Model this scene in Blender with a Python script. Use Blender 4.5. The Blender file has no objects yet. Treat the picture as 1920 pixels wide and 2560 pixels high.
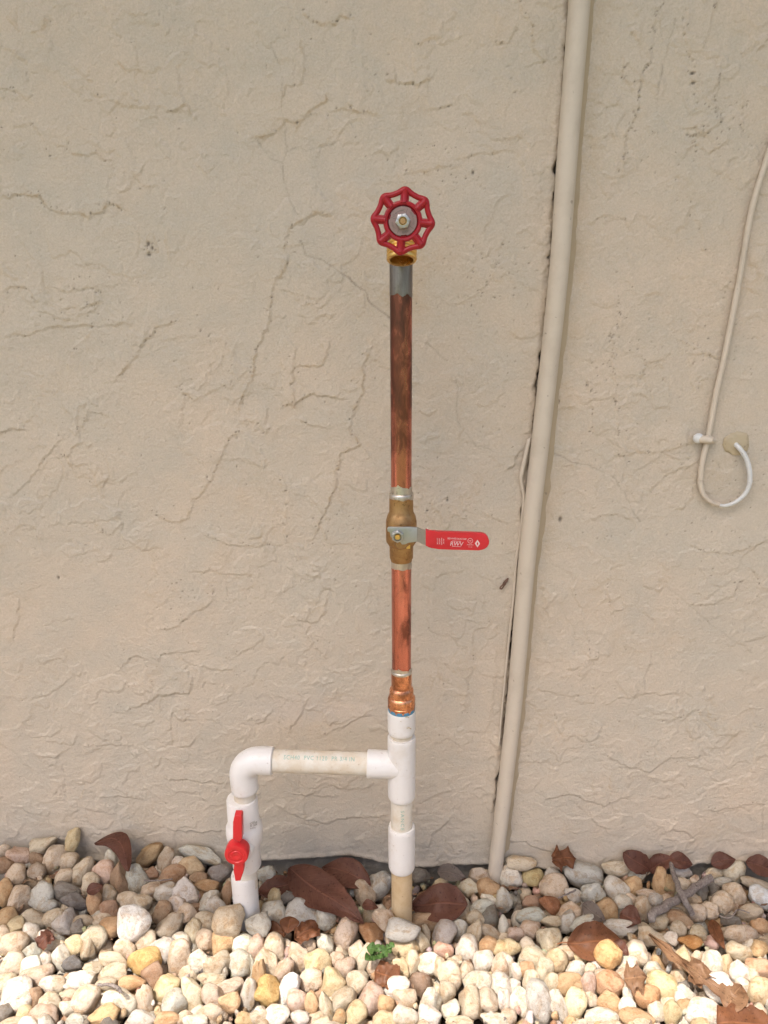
import bpy, bmesh, math, random
import numpy as np
from mathutils import Vector, Matrix, Euler, noise as mnoise

R = math.radians
sc = bpy.context.scene
COL = sc.collection
random.seed(11)
rng = np.random.default_rng(5)

# ------------------------------------------------------------------ camera, sky, sun, exposure
PITCH, YAW = 18.0, 1.3
F = 1921.0                      # focal length in pixels of the 1920 x 2560 photograph
CAM = Vector((0.0, -0.89, 0.83))
cam = bpy.data.cameras.new("camera")
cam.sensor_fit = 'VERTICAL'
cam.sensor_height = 24.0
cam.lens = 24.0 * F / 2560.0
cam.clip_start = 0.02
cam.clip_end = 900.0
camo = bpy.data.objects.new("camera", cam)
camo.location = CAM
camo.rotation_euler = (R(90 - PITCH), 0, R(YAW))
COL.objects.link(camo)
sc.camera = camo
CR = Euler((R(90 - PITCH), 0, R(YAW))).to_matrix()

SUN_DIR = Vector((-0.27, -0.30, 0.915)).normalized()      # towards the sun
sun_el = math.asin(SUN_DIR.z)
sun_az = math.atan2(SUN_DIR.x, SUN_DIR.y)
world = bpy.data.worlds.new("World")
sc.world = world
world.use_nodes = True
wn = world.node_tree
wn.nodes.clear()
sky = wn.nodes.new("ShaderNodeTexSky")
sky.sky_type = 'NISHITA'
sky.sun_disc = False
sky.sun_elevation = sun_el
sky.sun_rotation = sun_az
sky.dust_density = 6.0
sky.air_density = 0.7
sky.ozone_density = 0.3
bg = wn.nodes.new("ShaderNodeBackground")
bg.inputs[1].default_value = 0.13
wo = wn.nodes.new("ShaderNodeOutputWorld")
wn.links.new(sky.outputs[0], bg.inputs[0])
wn.links.new(bg.outputs[0], wo.inputs[0])
sun = bpy.data.lights.new("sun", 'SUN')
sun.energy = 2.9
sun.angle = R(0.53)
sun.color = (1.0, 0.93, 0.865)
suno = bpy.data.objects.new("sun", sun)
suno.rotation_euler = (-SUN_DIR).to_track_quat('-Z', 'Y').to_euler()
suno.location = (-1, -2, 4)
COL.objects.link(suno)
sc.view_settings.view_transform = 'Standard'
sc.view_settings.look = 'None'
sc.view_settings.gamma = 1.0
sc.view_settings.exposure = 1.42
sc.view_settings.use_curve_mapping = False

# ------------------------------------------------------------------ helpers
def ray(px, py):
    return CR @ Vector(((px - 960.0) / F, -(py - 1280.0) / F, -1.0))

def P(px, py, y=None, z=None):
    """the point of the plane y = const or z = const that the photograph shows at (px, py)"""
    d = ray(px, py)
    t = (y - CAM.y) / d.y if y is not None else (z - CAM.z) / d.z
    return CAM + d * t

def zoomer(ox, oy, s):
    return lambda u, v: (ox + u * s, oy + v * s)

def link(o, parent=None):
    COL.objects.link(o)
    if parent is not None:
        o.parent = parent
        if parent.type == 'EMPTY':
            o.location = -parent.location
    return o

def obj(name, bm, mat, parent=None, smooth=True):
    me = bpy.data.meshes.new(name)
    bmesh.ops.recalc_face_normals(bm, faces=bm.faces[:])
    bm.to_mesh(me)
    bm.free()
    for m in (mat if isinstance(mat, (list, tuple)) else [mat]):
        me.materials.append(m)
    if smooth:
        me.polygons.foreach_set("use_smooth", [True] * len(me.polygons))
        me.set_sharp_from_angle(angle=R(38))
    o = bpy.data.objects.new(name, me)
    return link(o, parent)

def tag(o, label=None, cat=None, group=None, kind=None):
    if label: o["label"] = label
    if cat: o["category"] = cat
    if group: o["group"] = group
    if kind: o["kind"] = kind
    return o

def empty(name, loc):
    o = bpy.data.objects.new(name, None)
    o.empty_display_size = 0.05
    o.location = loc
    COL.objects.link(o)
    return o

def frame(axis):
    a = axis.normalized()
    h = Vector((1, 0, 0)) if abs(a.x) < 0.8 else Vector((0, 1, 0))
    u = (h - a * h.dot(a)).normalized()
    return u, a.cross(u), a

def add_lathe(bm, o, axis, prof, seg=40, jag=None, cap=True, twist=0.0):
    """prof: list of (distance along axis, radius); jag: {row: amplitude} ragged rows"""
    u, v, a = frame(axis)
    rows = []
    for i, (d, r) in enumerate(prof):
        row = []
        for k in range(seg):
            t = 2 * math.pi * k / seg + twist
            dd = d
            if jag and i in jag:
                dd += jag[i] * (mnoise.noise(Vector((math.cos(t) * 1.6, math.sin(t) * 1.6, d * 90 + i * 3))) * 1.6
                                + 0.5 * mnoise.noise(Vector((math.cos(t) * 5, math.sin(t) * 5, d * 70))))
            row.append(bm.verts.new(o + a * dd + (u * math.cos(t) + v * math.sin(t)) * r))
        rows.append(row)
    for i in range(len(rows) - 1):
        for k in range(seg):
            bm.faces.new((rows[i][k], rows[i][(k + 1) % seg], rows[i + 1][(k + 1) % seg], rows[i + 1][k]))
    if cap:
        bm.faces.new(rows[0][::-1])
        bm.faces.new(rows[-1])
    return rows

def smooth_path(pts, n=8, closed=False):
    out = []
    m = len(pts)
    for i in range(m - 1):
        p0, p1, p2, p3 = pts[max(i - 1, 0)], pts[i], pts[i + 1], pts[min(i + 2, m - 1)]
        for k in range(n):
            t = k / n
            out.append(0.5 * ((2 * p1) + (p2 - p0) * t + (2 * p0 - 5 * p1 + 4 * p2 - p3) * t * t
                              + (3 * p1 - p0 - 3 * p2 + p3) * t ** 3))
    out.append(pts[-1].copy())
    return out

def add_tube(bm, pts, rad, seg=16, closed=False, flat=None, cap=True):
    """pts: path; rad: number or list; flat: (vector, factor) squeezes the section along a direction"""
    n = len(pts)
    rows = []
    prev = None
    for i in range(n):
        if closed:
            t = (pts[(i + 1) % n] - pts[i - 1]).normalized()
        else:
            t = (pts[min(i + 1, n - 1)] - pts[max(i - 1, 0)]).normalized()
        if prev is None:
            u, v, _ = frame(t)
        else:
            u = (prev - t * prev.dot(t)).normalized()
            v = t.cross(u)
        prev = u
        r = rad[i] if isinstance(rad, (list, tuple)) else rad
        row = []
        for k in range(seg):
            a = 2 * math.pi * k / seg
            off = (u * math.cos(a) + v * math.sin(a)) * r
            if flat:
                off = off - flat[0] * off.dot(flat[0]) * (1 - flat[1])
            row.append(bm.verts.new(pts[i] + off))
        rows.append(row)
    for i in range(n if closed else n - 1):
        j = (i + 1) % n
        for k in range(seg):
            bm.faces.new((rows[i][k], rows[i][(k + 1) % seg], rows[j][(k + 1) % seg], rows[j][k]))
    if cap and not closed:
        bm.faces.new(rows[0][::-1])
        bm.faces.new(rows[-1])
    return rows

def add_prism(bm, front, back, bevel=0.0):
    a = [bm.verts.new(p) for p in front]
    b = [bm.verts.new(p) for p in back]
    n = len(a)
    f = bm.faces.new(a)
    bm.faces.new(b[::-1])
    for i in range(n):
        bm.faces.new((a[i], b[i], b[(i + 1) % n], a[(i + 1) % n]))
    if bevel:
        e = list(f.edges)
        bmesh.ops.bevel(bm, geom=e, offset=bevel, segments=3, affect='EDGES', profile=0.6)

def add_box(bm, lo, hi):
    vs = [bm.verts.new((x, y, z)) for x in (lo[0], hi[0]) for y in (lo[1], hi[1]) for z in (lo[2], hi[2])]
    for q in ((0, 1, 3, 2), (4, 6, 7, 5), (0, 4, 5, 1), (2, 3, 7, 6), (0, 2, 6, 4), (1, 5, 7, 3)):
        bm.faces.new([vs[i] for i in q])

def text_polys(body, size, spacing=1.0):
    """flat triangles of a line of text in the x,y plane, centred"""
    cu = bpy.data.curves.new("lettering_curve", 'FONT')
    cu.body = body
    cu.size = size
    cu.align_x = 'CENTER'
    cu.align_y = 'CENTER'
    cu.space_character = spacing
    cu.resolution_u = 2
    o = bpy.data.objects.new("lettering_curve", cu)
    COL.objects.link(o)
    dg = bpy.context.evaluated_depsgraph_get()
    dg.update()
    me = o.evaluated_get(dg).to_mesh()
    vs = [v.co.copy() for v in me.vertices]
    fs = [list(p.vertices) for p in me.polygons]
    o.evaluated_get(dg).to_mesh_clear()
    bpy.data.objects.remove(o)
    bpy.data.curves.remove(cu)
    return vs, fs

def add_text(bm, body, size, fn, spacing=1.0, thin=1.0):
    vs, fs = text_polys(body, size, spacing)
    w = [bm.verts.new(fn(v.x * thin, v.y)) for v in vs]
    for f in fs:
        try:
            bm.faces.new([w[i] for i in f])
        except ValueError:
            pass

# ------------------------------------------------------------------ materials
def mat(name):
    m = bpy.data.materials.new(name)
    m.use_nodes = True
    return m, m.node_tree, m.node_tree.nodes["Principled BSDF"]

def nd(nt, kind, **kw):
    n = nt.nodes.new(kind)
    for k, v in kw.items():
        if k.startswith("i_"):
            n.inputs[k[2:].replace("_", " ")].default_value = v
        else:
            setattr(n, k, v)
    return n

def nz(nt, vec, scale, detail=4, rough=0.6, dist=0.0):
    n = nt.nodes.new("ShaderNodeTexNoise")
    n.inputs["Scale"].default_value = scale
    n.inputs["Detail"].default_value = detail
    n.inputs["Roughness"].default_value = rough
    n.inputs["Distortion"].default_value = dist
    if vec is not None:
        nt.links.new(vec, n.inputs["Vector"])
    return n.outputs["Fac"]

def rng_map(nt, fac, a, b, c=0.0, d=1.0):
    n = nt.nodes.new("ShaderNodeMapRange")
    nt.links.new(fac, n.inputs[0])
    n.inputs[1].default_value, n.inputs[2].default_value = a, b
    n.inputs[3].default_value, n.inputs[4].default_value = c, d
    return n.outputs[0]

def mixc(nt, fac, a, b, blend='MIX'):
    n = nt.nodes.new("ShaderNodeMix")
    n.data_type = 'RGBA'
    n.blend_type = blend
    for s, val in ((0, fac), (6, a), (7, b)):
        if isinstance(val, (int, float)):
            n.inputs[s].default_value = val
        elif isinstance(val, (tuple, list)):
            n.inputs[s].default_value = (*val[:3], 1.0)
        else:
            nt.links.new(val, n.inputs[s])
    return n.outputs[2]

def mul(nt, a, b, op='MULTIPLY'):
    n = nt.nodes.new("ShaderNodeMath")
    n.operation = op
    for s, val in ((0, a), (1, b)):
        if isinstance(val, (int, float)):
            n.inputs[s].default_value = val
        else:
            nt.links.new(val, n.inputs[s])
    return n.outputs[0]

def bump(nt, h, bsdf, strength=0.3, dist=0.001):
    b = nt.nodes.new("ShaderNodeBump")
    b.inputs["Strength"].default_value = strength
    b.inputs["Distance"].default_value = dist
    nt.links.new(h, b.inputs["Height"])
    nt.links.new(b.outputs[0], bsdf.inputs["Normal"])

def coords(nt, which="Object", scale=None):
    c = nt.nodes.new("ShaderNodeTexCoord").outputs[which]
    if scale:
        m = nt.nodes.new("ShaderNodeMapping")
        m.inputs["Scale"].default_value = scale
        nt.links.new(c, m.inputs["Vector"])
        return m.outputs[0]
    return c

PAINT = (0.485, 0.428, 0.335)
OCHRE = (0.37, 0.255, 0.125)

def attr(nt, name):
    n = nt.nodes.new("ShaderNodeAttribute")
    n.attribute_name = name
    return n.outputs["Fac"]

def wall_mat():
    m, nt, b = mat("painted_stucco")
    c = coords(nt)
    big = nz(nt, c, 3.2, 4, 0.6)
    mid = nz(nt, c, 14, 5, 0.65)
    col = mixc(nt, rng_map(nt, big, 0.35, 0.65), (0.512, 0.452, 0.365), (0.560, 0.463, 0.358))
    col = mixc(nt, rng_map(nt, mid, 0.42, 0.68, 0, 0.5), col, (0.425, 0.405, 0.345))
    grain = nz(nt, c, 520, 3, 0.7)
    col = mixc(nt, rng_map(nt, grain, 0.40, 0.62, 0.22, 0.0), col, (0.30, 0.255, 0.195))
    och = nz(nt, c, 7.5, 6, 0.7)
    col = mixc(nt, rng_map(nt, och, 0.57, 0.75, 0, 0.35), col, (0.44, 0.335, 0.215))
    brk = rng_map(nt, nz(nt, c, 160, 3, 0.7), 0.3, 0.62, 0.25, 1.0)
    col = mixc(nt, mul(nt, attr(nt, "stain"), brk), col, OCHRE)
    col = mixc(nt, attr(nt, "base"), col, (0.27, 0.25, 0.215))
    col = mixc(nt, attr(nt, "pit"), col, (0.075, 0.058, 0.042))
    dots = rng_map(nt, nz(nt, c, 330, 2, 0.5), 0.73, 0.77)
    gate = rng_map(nt, nz(nt, c, 9, 3, 0.6), 0.52, 0.66)
    col = mixc(nt, mul(nt, mul(nt, dots, gate), 0.75), col, (0.12, 0.095, 0.07))
    nt.links.new(col, b.inputs["Base Color"])
    b.inputs["Roughness"].default_value = 0.62
    b.inputs["Specular IOR Level"].default_value = 0.35
    h = mul(nt, nz(nt, c, 420, 3, 0.55), mul(nt, nz(nt, c, 150, 3, 0.6), 1.0), 'ADD')
    h = mul(nt, h, mul(nt, mul(nt, dots, gate), -1.5), 'ADD')
    bump(nt, h, b, 0.7, 0.0012)
    return m

def paint_mat(name, col, dirt=0.35, dirtcol=(0.33, 0.27, 0.2), rough=0.55):
    m, nt, b = mat(name)
    c = coords(nt)
    n = nz(nt, c, 22, 5, 0.65)
    cc = mixc(nt, rng_map(nt, n, 0.5, 0.75, 0, dirt), col, dirtcol)
    sp = rng_map(nt, nz(nt, c, 160, 2, 0.5), 0.70, 0.75, 0, 0.5)
    cc = mixc(nt, sp, cc, (0.16, 0.13, 0.1))
    nt.links.new(cc, b.inputs["Base Color"])
    b.inputs["Roughness"].default_value = rough
    bump(nt, nz(nt, c, 260, 4, 0.6), b, 0.3, 0.0009)
    return m

def pvc_mat(name, col, dirtcol, lo, hi, amt, rough=0.32):
    m, nt, b = mat(name)
    c = coords(nt)
    n = nz(nt, c, 30, 6, 0.7)
    cc = mixc(nt, rng_map(nt, n, lo, hi, 0, amt), col, dirtcol)
    sp = rng_map(nt, nz(nt, c, 240, 2, 0.5), 0.69, 0.74, 0, 0.6 * amt)
    cc = mixc(nt, sp, cc, (0.16, 0.1, 0.06))
    nt.links.new(cc, b.inputs["Base Color"])
    nt.links.new(rng_map(nt, n, 0.3, 0.7, rough, rough + 0.22), b.inputs["Roughness"])
    bump(nt, nz(nt, c, 90, 4, 0.6), b, 0.06, 0.001)
    return m

def metal_mat(name, col, rough, dark=None, amt=0.6, lo=0.48, hi=0.62, stretch=(60, 60, 8), spots=0.0, metallic=1.0):
    m, nt, b = mat(name)
    c = coords(nt, scale=stretch)
    n = nz(nt, c, 1.0, 7, 0.68, 0.4)
    cc = col
    if dark:
        cc = mixc(nt, rng_map(nt, n, lo, hi, 0, amt), col, dark)
        if spots:
            o = coords(nt)
            sp = rng_map(nt, nz(nt, o, 210, 3, 0.6), 0.60, 0.68, 0, spots)
            cc = mixc(nt, sp, cc, tuple(x * 0.4 for x in dark))
        nt.links.new(cc, b.inputs["Base Color"])
    else:
        b.inputs["Base Color"].default_value = (*col, 1)
    b.inputs["Metallic"].default_value = metallic
    nt.links.new(rng_map(nt, n, 0.35, 0.7, rough, min(rough + 0.22, 1)), b.inputs["Roughness"])
    bump(nt, nz(nt, coords(nt), 300, 4, 0.6), b, 0.05, 0.0006)
    return m

def flat_mat(name, col, rough=0.5, spec=0.5, coat=0.0, grime=None):
    m, nt, b = mat(name)
    c = coords(nt)
    n = nz(nt, c, 120, 4, 0.6)
    cc = mixc(nt, rng_map(nt, n, 0.45, 0.75, 0, 0.45), col, grime or tuple(x * 0.65 for x in col))
    nt.links.new(cc, b.inputs["Base Color"])
    b.inputs["Roughness"].default_value = rough
    b.inputs["Specular IOR Level"].default_value = spec
    b.inputs["Coat Weight"].default_value = coat
    b.inputs["Coat Roughness"].default_value = 0.2
    bump(nt, nz(nt, c, 400, 3, 0.6), b, 0.06, 0.0006)
    return m

def pebble_mat(name, source):
    m, nt, b = mat(name)
    if source == "object":
        info = nt.nodes.new("ShaderNodeObjectInfo")
        base, rnd = info.outputs["Color"], info.outputs["Random"]
        c = coords(nt)
        add = nt.nodes.new("ShaderNodeVectorMath")
        add.operation = 'MULTIPLY_ADD'
        comb = nt.nodes.new("ShaderNodeCombineXYZ")
        for i in range(3):
            nt.links.new(rnd, comb.inputs[i])
        add.inputs[1].default_value = (37, 53, 71)
        nt.links.new(comb.outputs[0], add.inputs[0])
        nt.links.new(c, add.inputs[2])
        c = add.outputs[0]
        s = 1.0
    else:
        a = nt.nodes.new("ShaderNodeAttribute")
        a.attribute_name = "pcol"
        base = a.outputs["Color"]
        c = coords(nt, scale=(55, 55, 55))
        s = 1.0
    n1 = nz(nt, c, 1.3 * s, 5, 0.65, 0.6)
    n2 = nz(nt, c, 4.5 * s, 5, 0.7, 0.3)
    n3 = nz(nt, c, 22 * s, 3, 0.6)
    col = mixc(nt, rng_map(nt, n1, 0.48, 0.68, 0, 0.75), base, mixc(nt, 1.0, base, (0.80, 0.60, 0.40), 'MULTIPLY'))
    col = mixc(nt, rng_map(nt, n2, 0.32, 0.48, 0.5, 0.0), col, mixc(nt, 1.0, base, (0.55, 0.50, 0.46), 'MULTIPLY'))
    col = mixc(nt, rng_map(nt, n2, 0.56, 0.70, 0.0, 0.35), col, mixc(nt, 0.5, base, (0.62, 0.58, 0.52)))
    col = mixc(nt, rng_map(nt, n3, 0.60, 0.66, 0.0, 0.7), col, mixc(nt, 1.0, base, (0.40, 0.30, 0.22), 'MULTIPLY'))
    n4 = nz(nt, c, 2.2 * s, 4, 0.6, 1.6)
    vein = nt.nodes.new("ShaderNodeMath"); vein.operation = 'ABSOLUTE'
    nt.links.new(mul(nt, n4, -0.5, 'ADD'), vein.inputs[0])
    vn = mul(nt, rng_map(nt, vein.outputs[0], 0.004, 0.016, 1, 0), rng_map(nt, n1, 0.45, 0.55, 0.0, 0.7))
    col = mixc(nt, vn, col, mixc(nt, 1.0, base, (0.42, 0.31, 0.22), 'MULTIPLY'))
    nt.links.new(col, b.inputs["Base Color"])
    b.inputs["Roughness"].default_value = 0.62
    b.inputs["Specular IOR Level"].default_value = 0.32
    h = mul(nt, mul(nt, n2, mul(nt, n3, 0.4), 'ADD'), mul(nt, vn, -0.5), 'ADD')
    bump(nt, h, b, 0.65, 0.005)
    return m

def leaf_mat(name, col, col2, trans=0.0, rough=0.45):
    m, nt, b = mat(name)
    uv = nt.nodes.new("ShaderNodeUVMap").outputs[0]
    sep = nt.nodes.new("ShaderNodeSeparateXYZ")
    nt.links.new(uv, sep.inputs[0])
    v = mul(nt, mul(nt, sep.outputs[1], -0.5, 'ADD'), 0.0, 'ADD')
    av = nt.nodes.new("ShaderNodeMath"); av.operation = 'ABSOLUTE'
    nt.links.new(v, av.inputs[0])
    rib = rng_map(nt, av.outputs[0], 0.012, 0.035, 1, 0)
    side = mul(nt, mul(nt, sep.outputs[0], mul(nt, av.outputs[0], -0.45), 'ADD'), 78.0)
    sn = nt.nodes.new("ShaderNodeMath"); sn.operation = 'SINE'
    nt.links.new(side, sn.inputs[0])
    veins = rng_map(nt, sn.outputs[0], 0.90, 1.0, 0, 0.35)
    c = coords(nt)
    n = nz(nt, c, 45, 5, 0.7)
    cc = mixc(nt, rng_map(nt, n, 0.38, 0.68), col, col2)
    cc = mixc(nt, rng_map(nt, nz(nt, c, 22, 4, 0.7), 0.55, 0.7, 0, 0.55), cc, tuple(min(1, x * 1.55) for x in col))
    cc = mixc(nt, mul(nt, veins, 0.6), cc, tuple(min(1, x * 1.35) for x in col))
    cc = mixc(nt, mul(nt, rib, 0.6), cc, tuple(min(1, x * 1.6) for x in col))
    cc = mixc(nt, rng_map(nt, nz(nt, c, 260, 3, 0.6), 0.60, 0.68, 0, 0.7), cc, tuple(x * 0.35 for x in col2))
    nt.links.new(cc, b.inputs["Base Color"])
    b.inputs["Roughness"].default_value = rough
    b.inputs["Specular IOR Level"].default_value = 0.3
    h = mul(nt, mul(nt, rib, 1.0), mul(nt, veins, 1.0), 'ADD')
    h = mul(nt, h, mul(nt, n, 0.8), 'ADD')
    bump(nt, h, b, 0.5, 0.0012)
    return m

M_WALL = wall_mat()
M_PAINT = paint_mat("painted_conduit", (0.535, 0.470, 0.380), 0.35)
M_CABLE = paint_mat("painted_cable", (0.54, 0.472, 0.38), 0.4)
M_LOOP = paint_mat("white_cable_jacket", (0.58, 0.59, 0.58), 0.5, (0.42, 0.38, 0.32), 0.45)
M_PUTTY = paint_mat("yellowed_sealant", (0.42, 0.35, 0.235), 0.6, (0.31, 0.24, 0.13), 0.5)
M_CAULK = paint_mat("stained_caulk", (0.42, 0.34, 0.23), 0.6, (0.33, 0.25, 0.14), 0.6)
M_PVC = pvc_mat("white_plastic", (0.66, 0.645, 0.625), (0.52, 0.45, 0.36), 0.50, 0.76, 0.5)
M_PVCPIPE = pvc_mat("weathered_plastic_pipe", (0.63, 0.60, 0.53), (0.50, 0.39, 0.25), 0.42, 0.66, 0.7, 0.42)
M_PVCLOW = pvc_mat("stained_plastic_pipe", (0.56, 0.44, 0.28), (0.42, 0.29, 0.15), 0.35, 0.65, 0.7, 0.45)
def copper_mat():
    m, nt, b = mat("copper")
    c = coords(nt)
    sep = nt.nodes.new("ShaderNodeSeparateXYZ")
    nt.links.new(c, sep.inputs[0])
    blot = nz(nt, coords(nt, scale=(70, 70, 24)), 1.0, 6, 0.60, 0.4)
    fine = nz(nt, coords(nt, scale=(260, 260, 60)), 1.0, 4, 0.6)
    up = mul(nt, rng_map(nt, sep.outputs[2], 0.58, 0.73), 0.15)
    fac = mul(nt, blot, up, 'ADD')
    col = mixc(nt, rng_map(nt, fac, 0.50, 0.66), (0.60, 0.225, 0.165), (0.25, 0.095, 0.07))
    col = mixc(nt, rng_map(nt, fac, 0.64, 0.78, 0, 0.8), col, (0.11, 0.058, 0.045))
    col = mixc(nt, rng_map(nt, fine, 0.60, 0.70, 0, 0.45), col, (0.17, 0.08, 0.06))
    nt.links.new(col, b.inputs["Base Color"])
    b.inputs["Metallic"].default_value = 1.0
    nt.links.new(rng_map(nt, fac, 0.4, 0.75, 0.16, 0.36), b.inputs["Roughness"])
    bump(nt, nz(nt, c, 200, 4, 0.6), b, 0.05, 0.0006)
    return m
M_COPPER = copper_mat()
M_COPPER2 = metal_mat("bright_copper", (0.78, 0.36, 0.19), 0.22, (0.26, 0.10, 0.05), 0.8, 0.46, 0.62, (90, 90, 60), 0.5)
M_SOLDER = metal_mat("solder", (0.62, 0.58, 0.52), 0.3, (0.30, 0.25, 0.20), 0.6, 0.45, 0.65, (70, 70, 20), 0.4)
M_TIN = metal_mat("dull_tinned_pipe", (0.30, 0.285, 0.28), 0.3, (0.16, 0.14, 0.13), 0.7, 0.42, 0.6, (80, 80, 10), 0.2)
M_BRASS = metal_mat("aged_brass", (0.44, 0.275, 0.125), 0.42, (0.27, 0.15, 0.065), 0.7, 0.42, 0.66, (70, 70, 50), 0.5)
M_BRASSB = metal_mat("bright_brass", (0.82, 0.55, 0.19), 0.24, (0.50, 0.30, 0.08), 0.4, 0.5, 0.7, (70, 70, 70), 0.1)
M_STEEL = metal_mat("zinc_steel", (0.44, 0.44, 0.42), 0.32, (0.40, 0.39, 0.36), 0.5, 0.45, 0.65, (60, 60, 60), 0.15)
M_PLATE = metal_mat("id_plate", (0.31, 0.215, 0.195), 0.42, (0.30, 0.22, 0.19), 0.5, 0.45, 0.65, (90, 90, 90), 0.0, 0.7)
M_REDCAST = flat_mat("red_enamel", (0.30, 0.007, 0.014), 0.34, 0.35, 0.06, (0.22, 0.01, 0.018))
M_REDVINYL = flat_mat("red_vinyl", (0.52, 0.018, 0.028), 0.36, 0.45, 0.1, (0.42, 0.014, 0.022))
M_REDPLASTIC = flat_mat("red_plastic", (0.56, 0.017, 0.022), 0.36, 0.5, 0.1, (0.46, 0.013, 0.016))
M_BLUE = flat_mat("blue_primer", (0.07, 0.22, 0.34), 0.5, 0.4, 0.0, (0.10, 0.17, 0.2))
M_INKW = flat_mat("white_ink", (0.66, 0.50, 0.50), 0.6, 0.2, 0.0, (0.55, 0.36, 0.36))
M_INKG = flat_mat("green_ink", (0.22, 0.40, 0.34), 0.6, 0.2, 0.0, (0.38, 0.42, 0.34))
M_INKD = flat_mat("grey_ink", (0.16, 0.14, 0.12), 0.6, 0.2)
M_LEAF = leaf_mat("dry_leaf", (0.185, 0.080, 0.052), (0.125, 0.052, 0.036))
M_LEAFR = leaf_mat("rusty_leaf", (0.24, 0.10, 0.045), (0.16, 0.065, 0.032))
M_LEAFT = leaf_mat("tan_leaf", (0.34, 0.20, 0.11), (0.22, 0.115, 0.06))
M_LEAFG = leaf_mat("grey_leaf", (0.22, 0.18, 0.15), (0.16, 0.12, 0.10))
M_GREEN = leaf_mat("green_leaf", (0.095, 0.175, 0.045), (0.06, 0.12, 0.03), rough=0.4)
def bark_mat():
    m, nt, b = mat("bark")
    c = coords(nt)
    n = nz(nt, c, 420, 5, 0.75)
    n2 = nz(nt, c, 90, 4, 0.7)
    col = mixc(nt, rng_map(nt, n, 0.40, 0.60), (0.12, 0.094, 0.08), (0.22, 0.185, 0.165))
    col = mixc(nt, rng_map(nt, n2, 0.5, 0.7, 0, .6), col, (0.33, 0.30, 0.27))
    nt.links.new(col, b.inputs["Base Color"])
    b.inputs["Roughness"].default_value = 0.85
    bump(nt, mul(nt, n, n2, 'ADD'), b, 0.9, 0.002)
    return m
M_TWIG = bark_mat()
M_PEB = pebble_mat("river_stone", "object")
M_PEBA = pebble_mat("river_stone_mass", "attribute")
M_SCRAP = flat_mat("brown_scrap", (0.13, 0.07, 0.045), 0.6)

# ------------------------------------------------------------------ large structure: ground
def ground_mat():
    m, nt, b = mat("soil_and_yard")
    c = coords(nt)
    sep = nt.nodes.new("ShaderNodeSeparateXYZ")
    nt.links.new(c, sep.inputs[0])
    soil = mixc(nt, nz(nt, c, 40, 5, 0.7), (0.055, 0.040, 0.028), (0.13, 0.10, 0.07))
    vor = nt.nodes.new("ShaderNodeTexVoronoi")
    vor.inputs["Scale"].default_value = 32
    nt.links.new(c, vor.inputs["Vector"])
    stone = mixc(nt, rng_map(nt, vor.outputs["Distance"], 0.35, 0.6), mixc(nt, 0.35, (0.50, 0.42, 0.31), vor.outputs["Color"], 'MULTIPLY'), (0.14, 0.11, 0.08))
    grass = mixc(nt, nz(nt, c, 3, 6, 0.7), (0.055, 0.085, 0.025), (0.10, 0.115, 0.045))
    col = mixc(nt, rng_map(nt, sep.outputs[1], -0.95, -0.9, 1, 0), soil, stone)
    col = mixc(nt, rng_map(nt, sep.outputs[1], -1.45, -1.35, 1, 0), col, grass)
    nt.links.new(col, b.inputs["Base Color"])
    b.inputs["Roughness"].default_value = 0.9
    bump(nt, nz(nt, c, 60, 5, 0.7), b, 0.6, 0.008)
    return m

bm = bmesh.new()
gx = sorted(set([-300, -60, -15, -5, -2.5] + [round(-2 + 0.1 * i, 3) for i in range(41)] + [2.5, 5, 15, 60, 300]))
gy = sorted(set([-400, -80, -20, -6, -2.5, -1.2] + [round(-1.0 + 0.04 * i, 3) for i in range(26)] + [0.3, 3, 60, 300]))
def bed_z(x, y):
    """height of the pebble surface: it is piled up a little against the wall on the left and at the far right"""
    near = max(0.0, min(1.0, (y + 0.17) / 0.17))
    left = max(0.0, min(1.0, (-0.05 - x) / 0.25))
    right = max(0.0, min(1.0, (x - 0.15) / 0.2))
    return near * (0.034 * left + 0.016 * right - 0.004)
grid = [[bm.verts.new((x, y, -0.034 + (bed_z(x, y) if y <= 0 else 0))) for x in gx] for y in gy]
for j in range(len(gy) - 1):
    for i in range(len(gx) - 1):
        bm.faces.new((grid[j][i], grid[j][i + 1], grid[j + 1][i + 1], grid[j + 1][i]))
ground = obj("ground", bm, ground_mat())
tag(ground, kind="structure")

# ------------------------------------------------------------------ large structure: stucco wall with real relief
ZA = zoomer(0, 0, .5787); ZB = zoomer(0, 700, .5787); ZC = zoomer(0, 1400, .5787)
ZD = zoomer(960, 0, .5787); ZE = zoomer(960, 700, .5787); ZF = zoomer(960, 1400, .5787)
Z5 = zoomer(1680, 1040, .1447); Z6 = zoomer(1180, 1000, .226)
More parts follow.
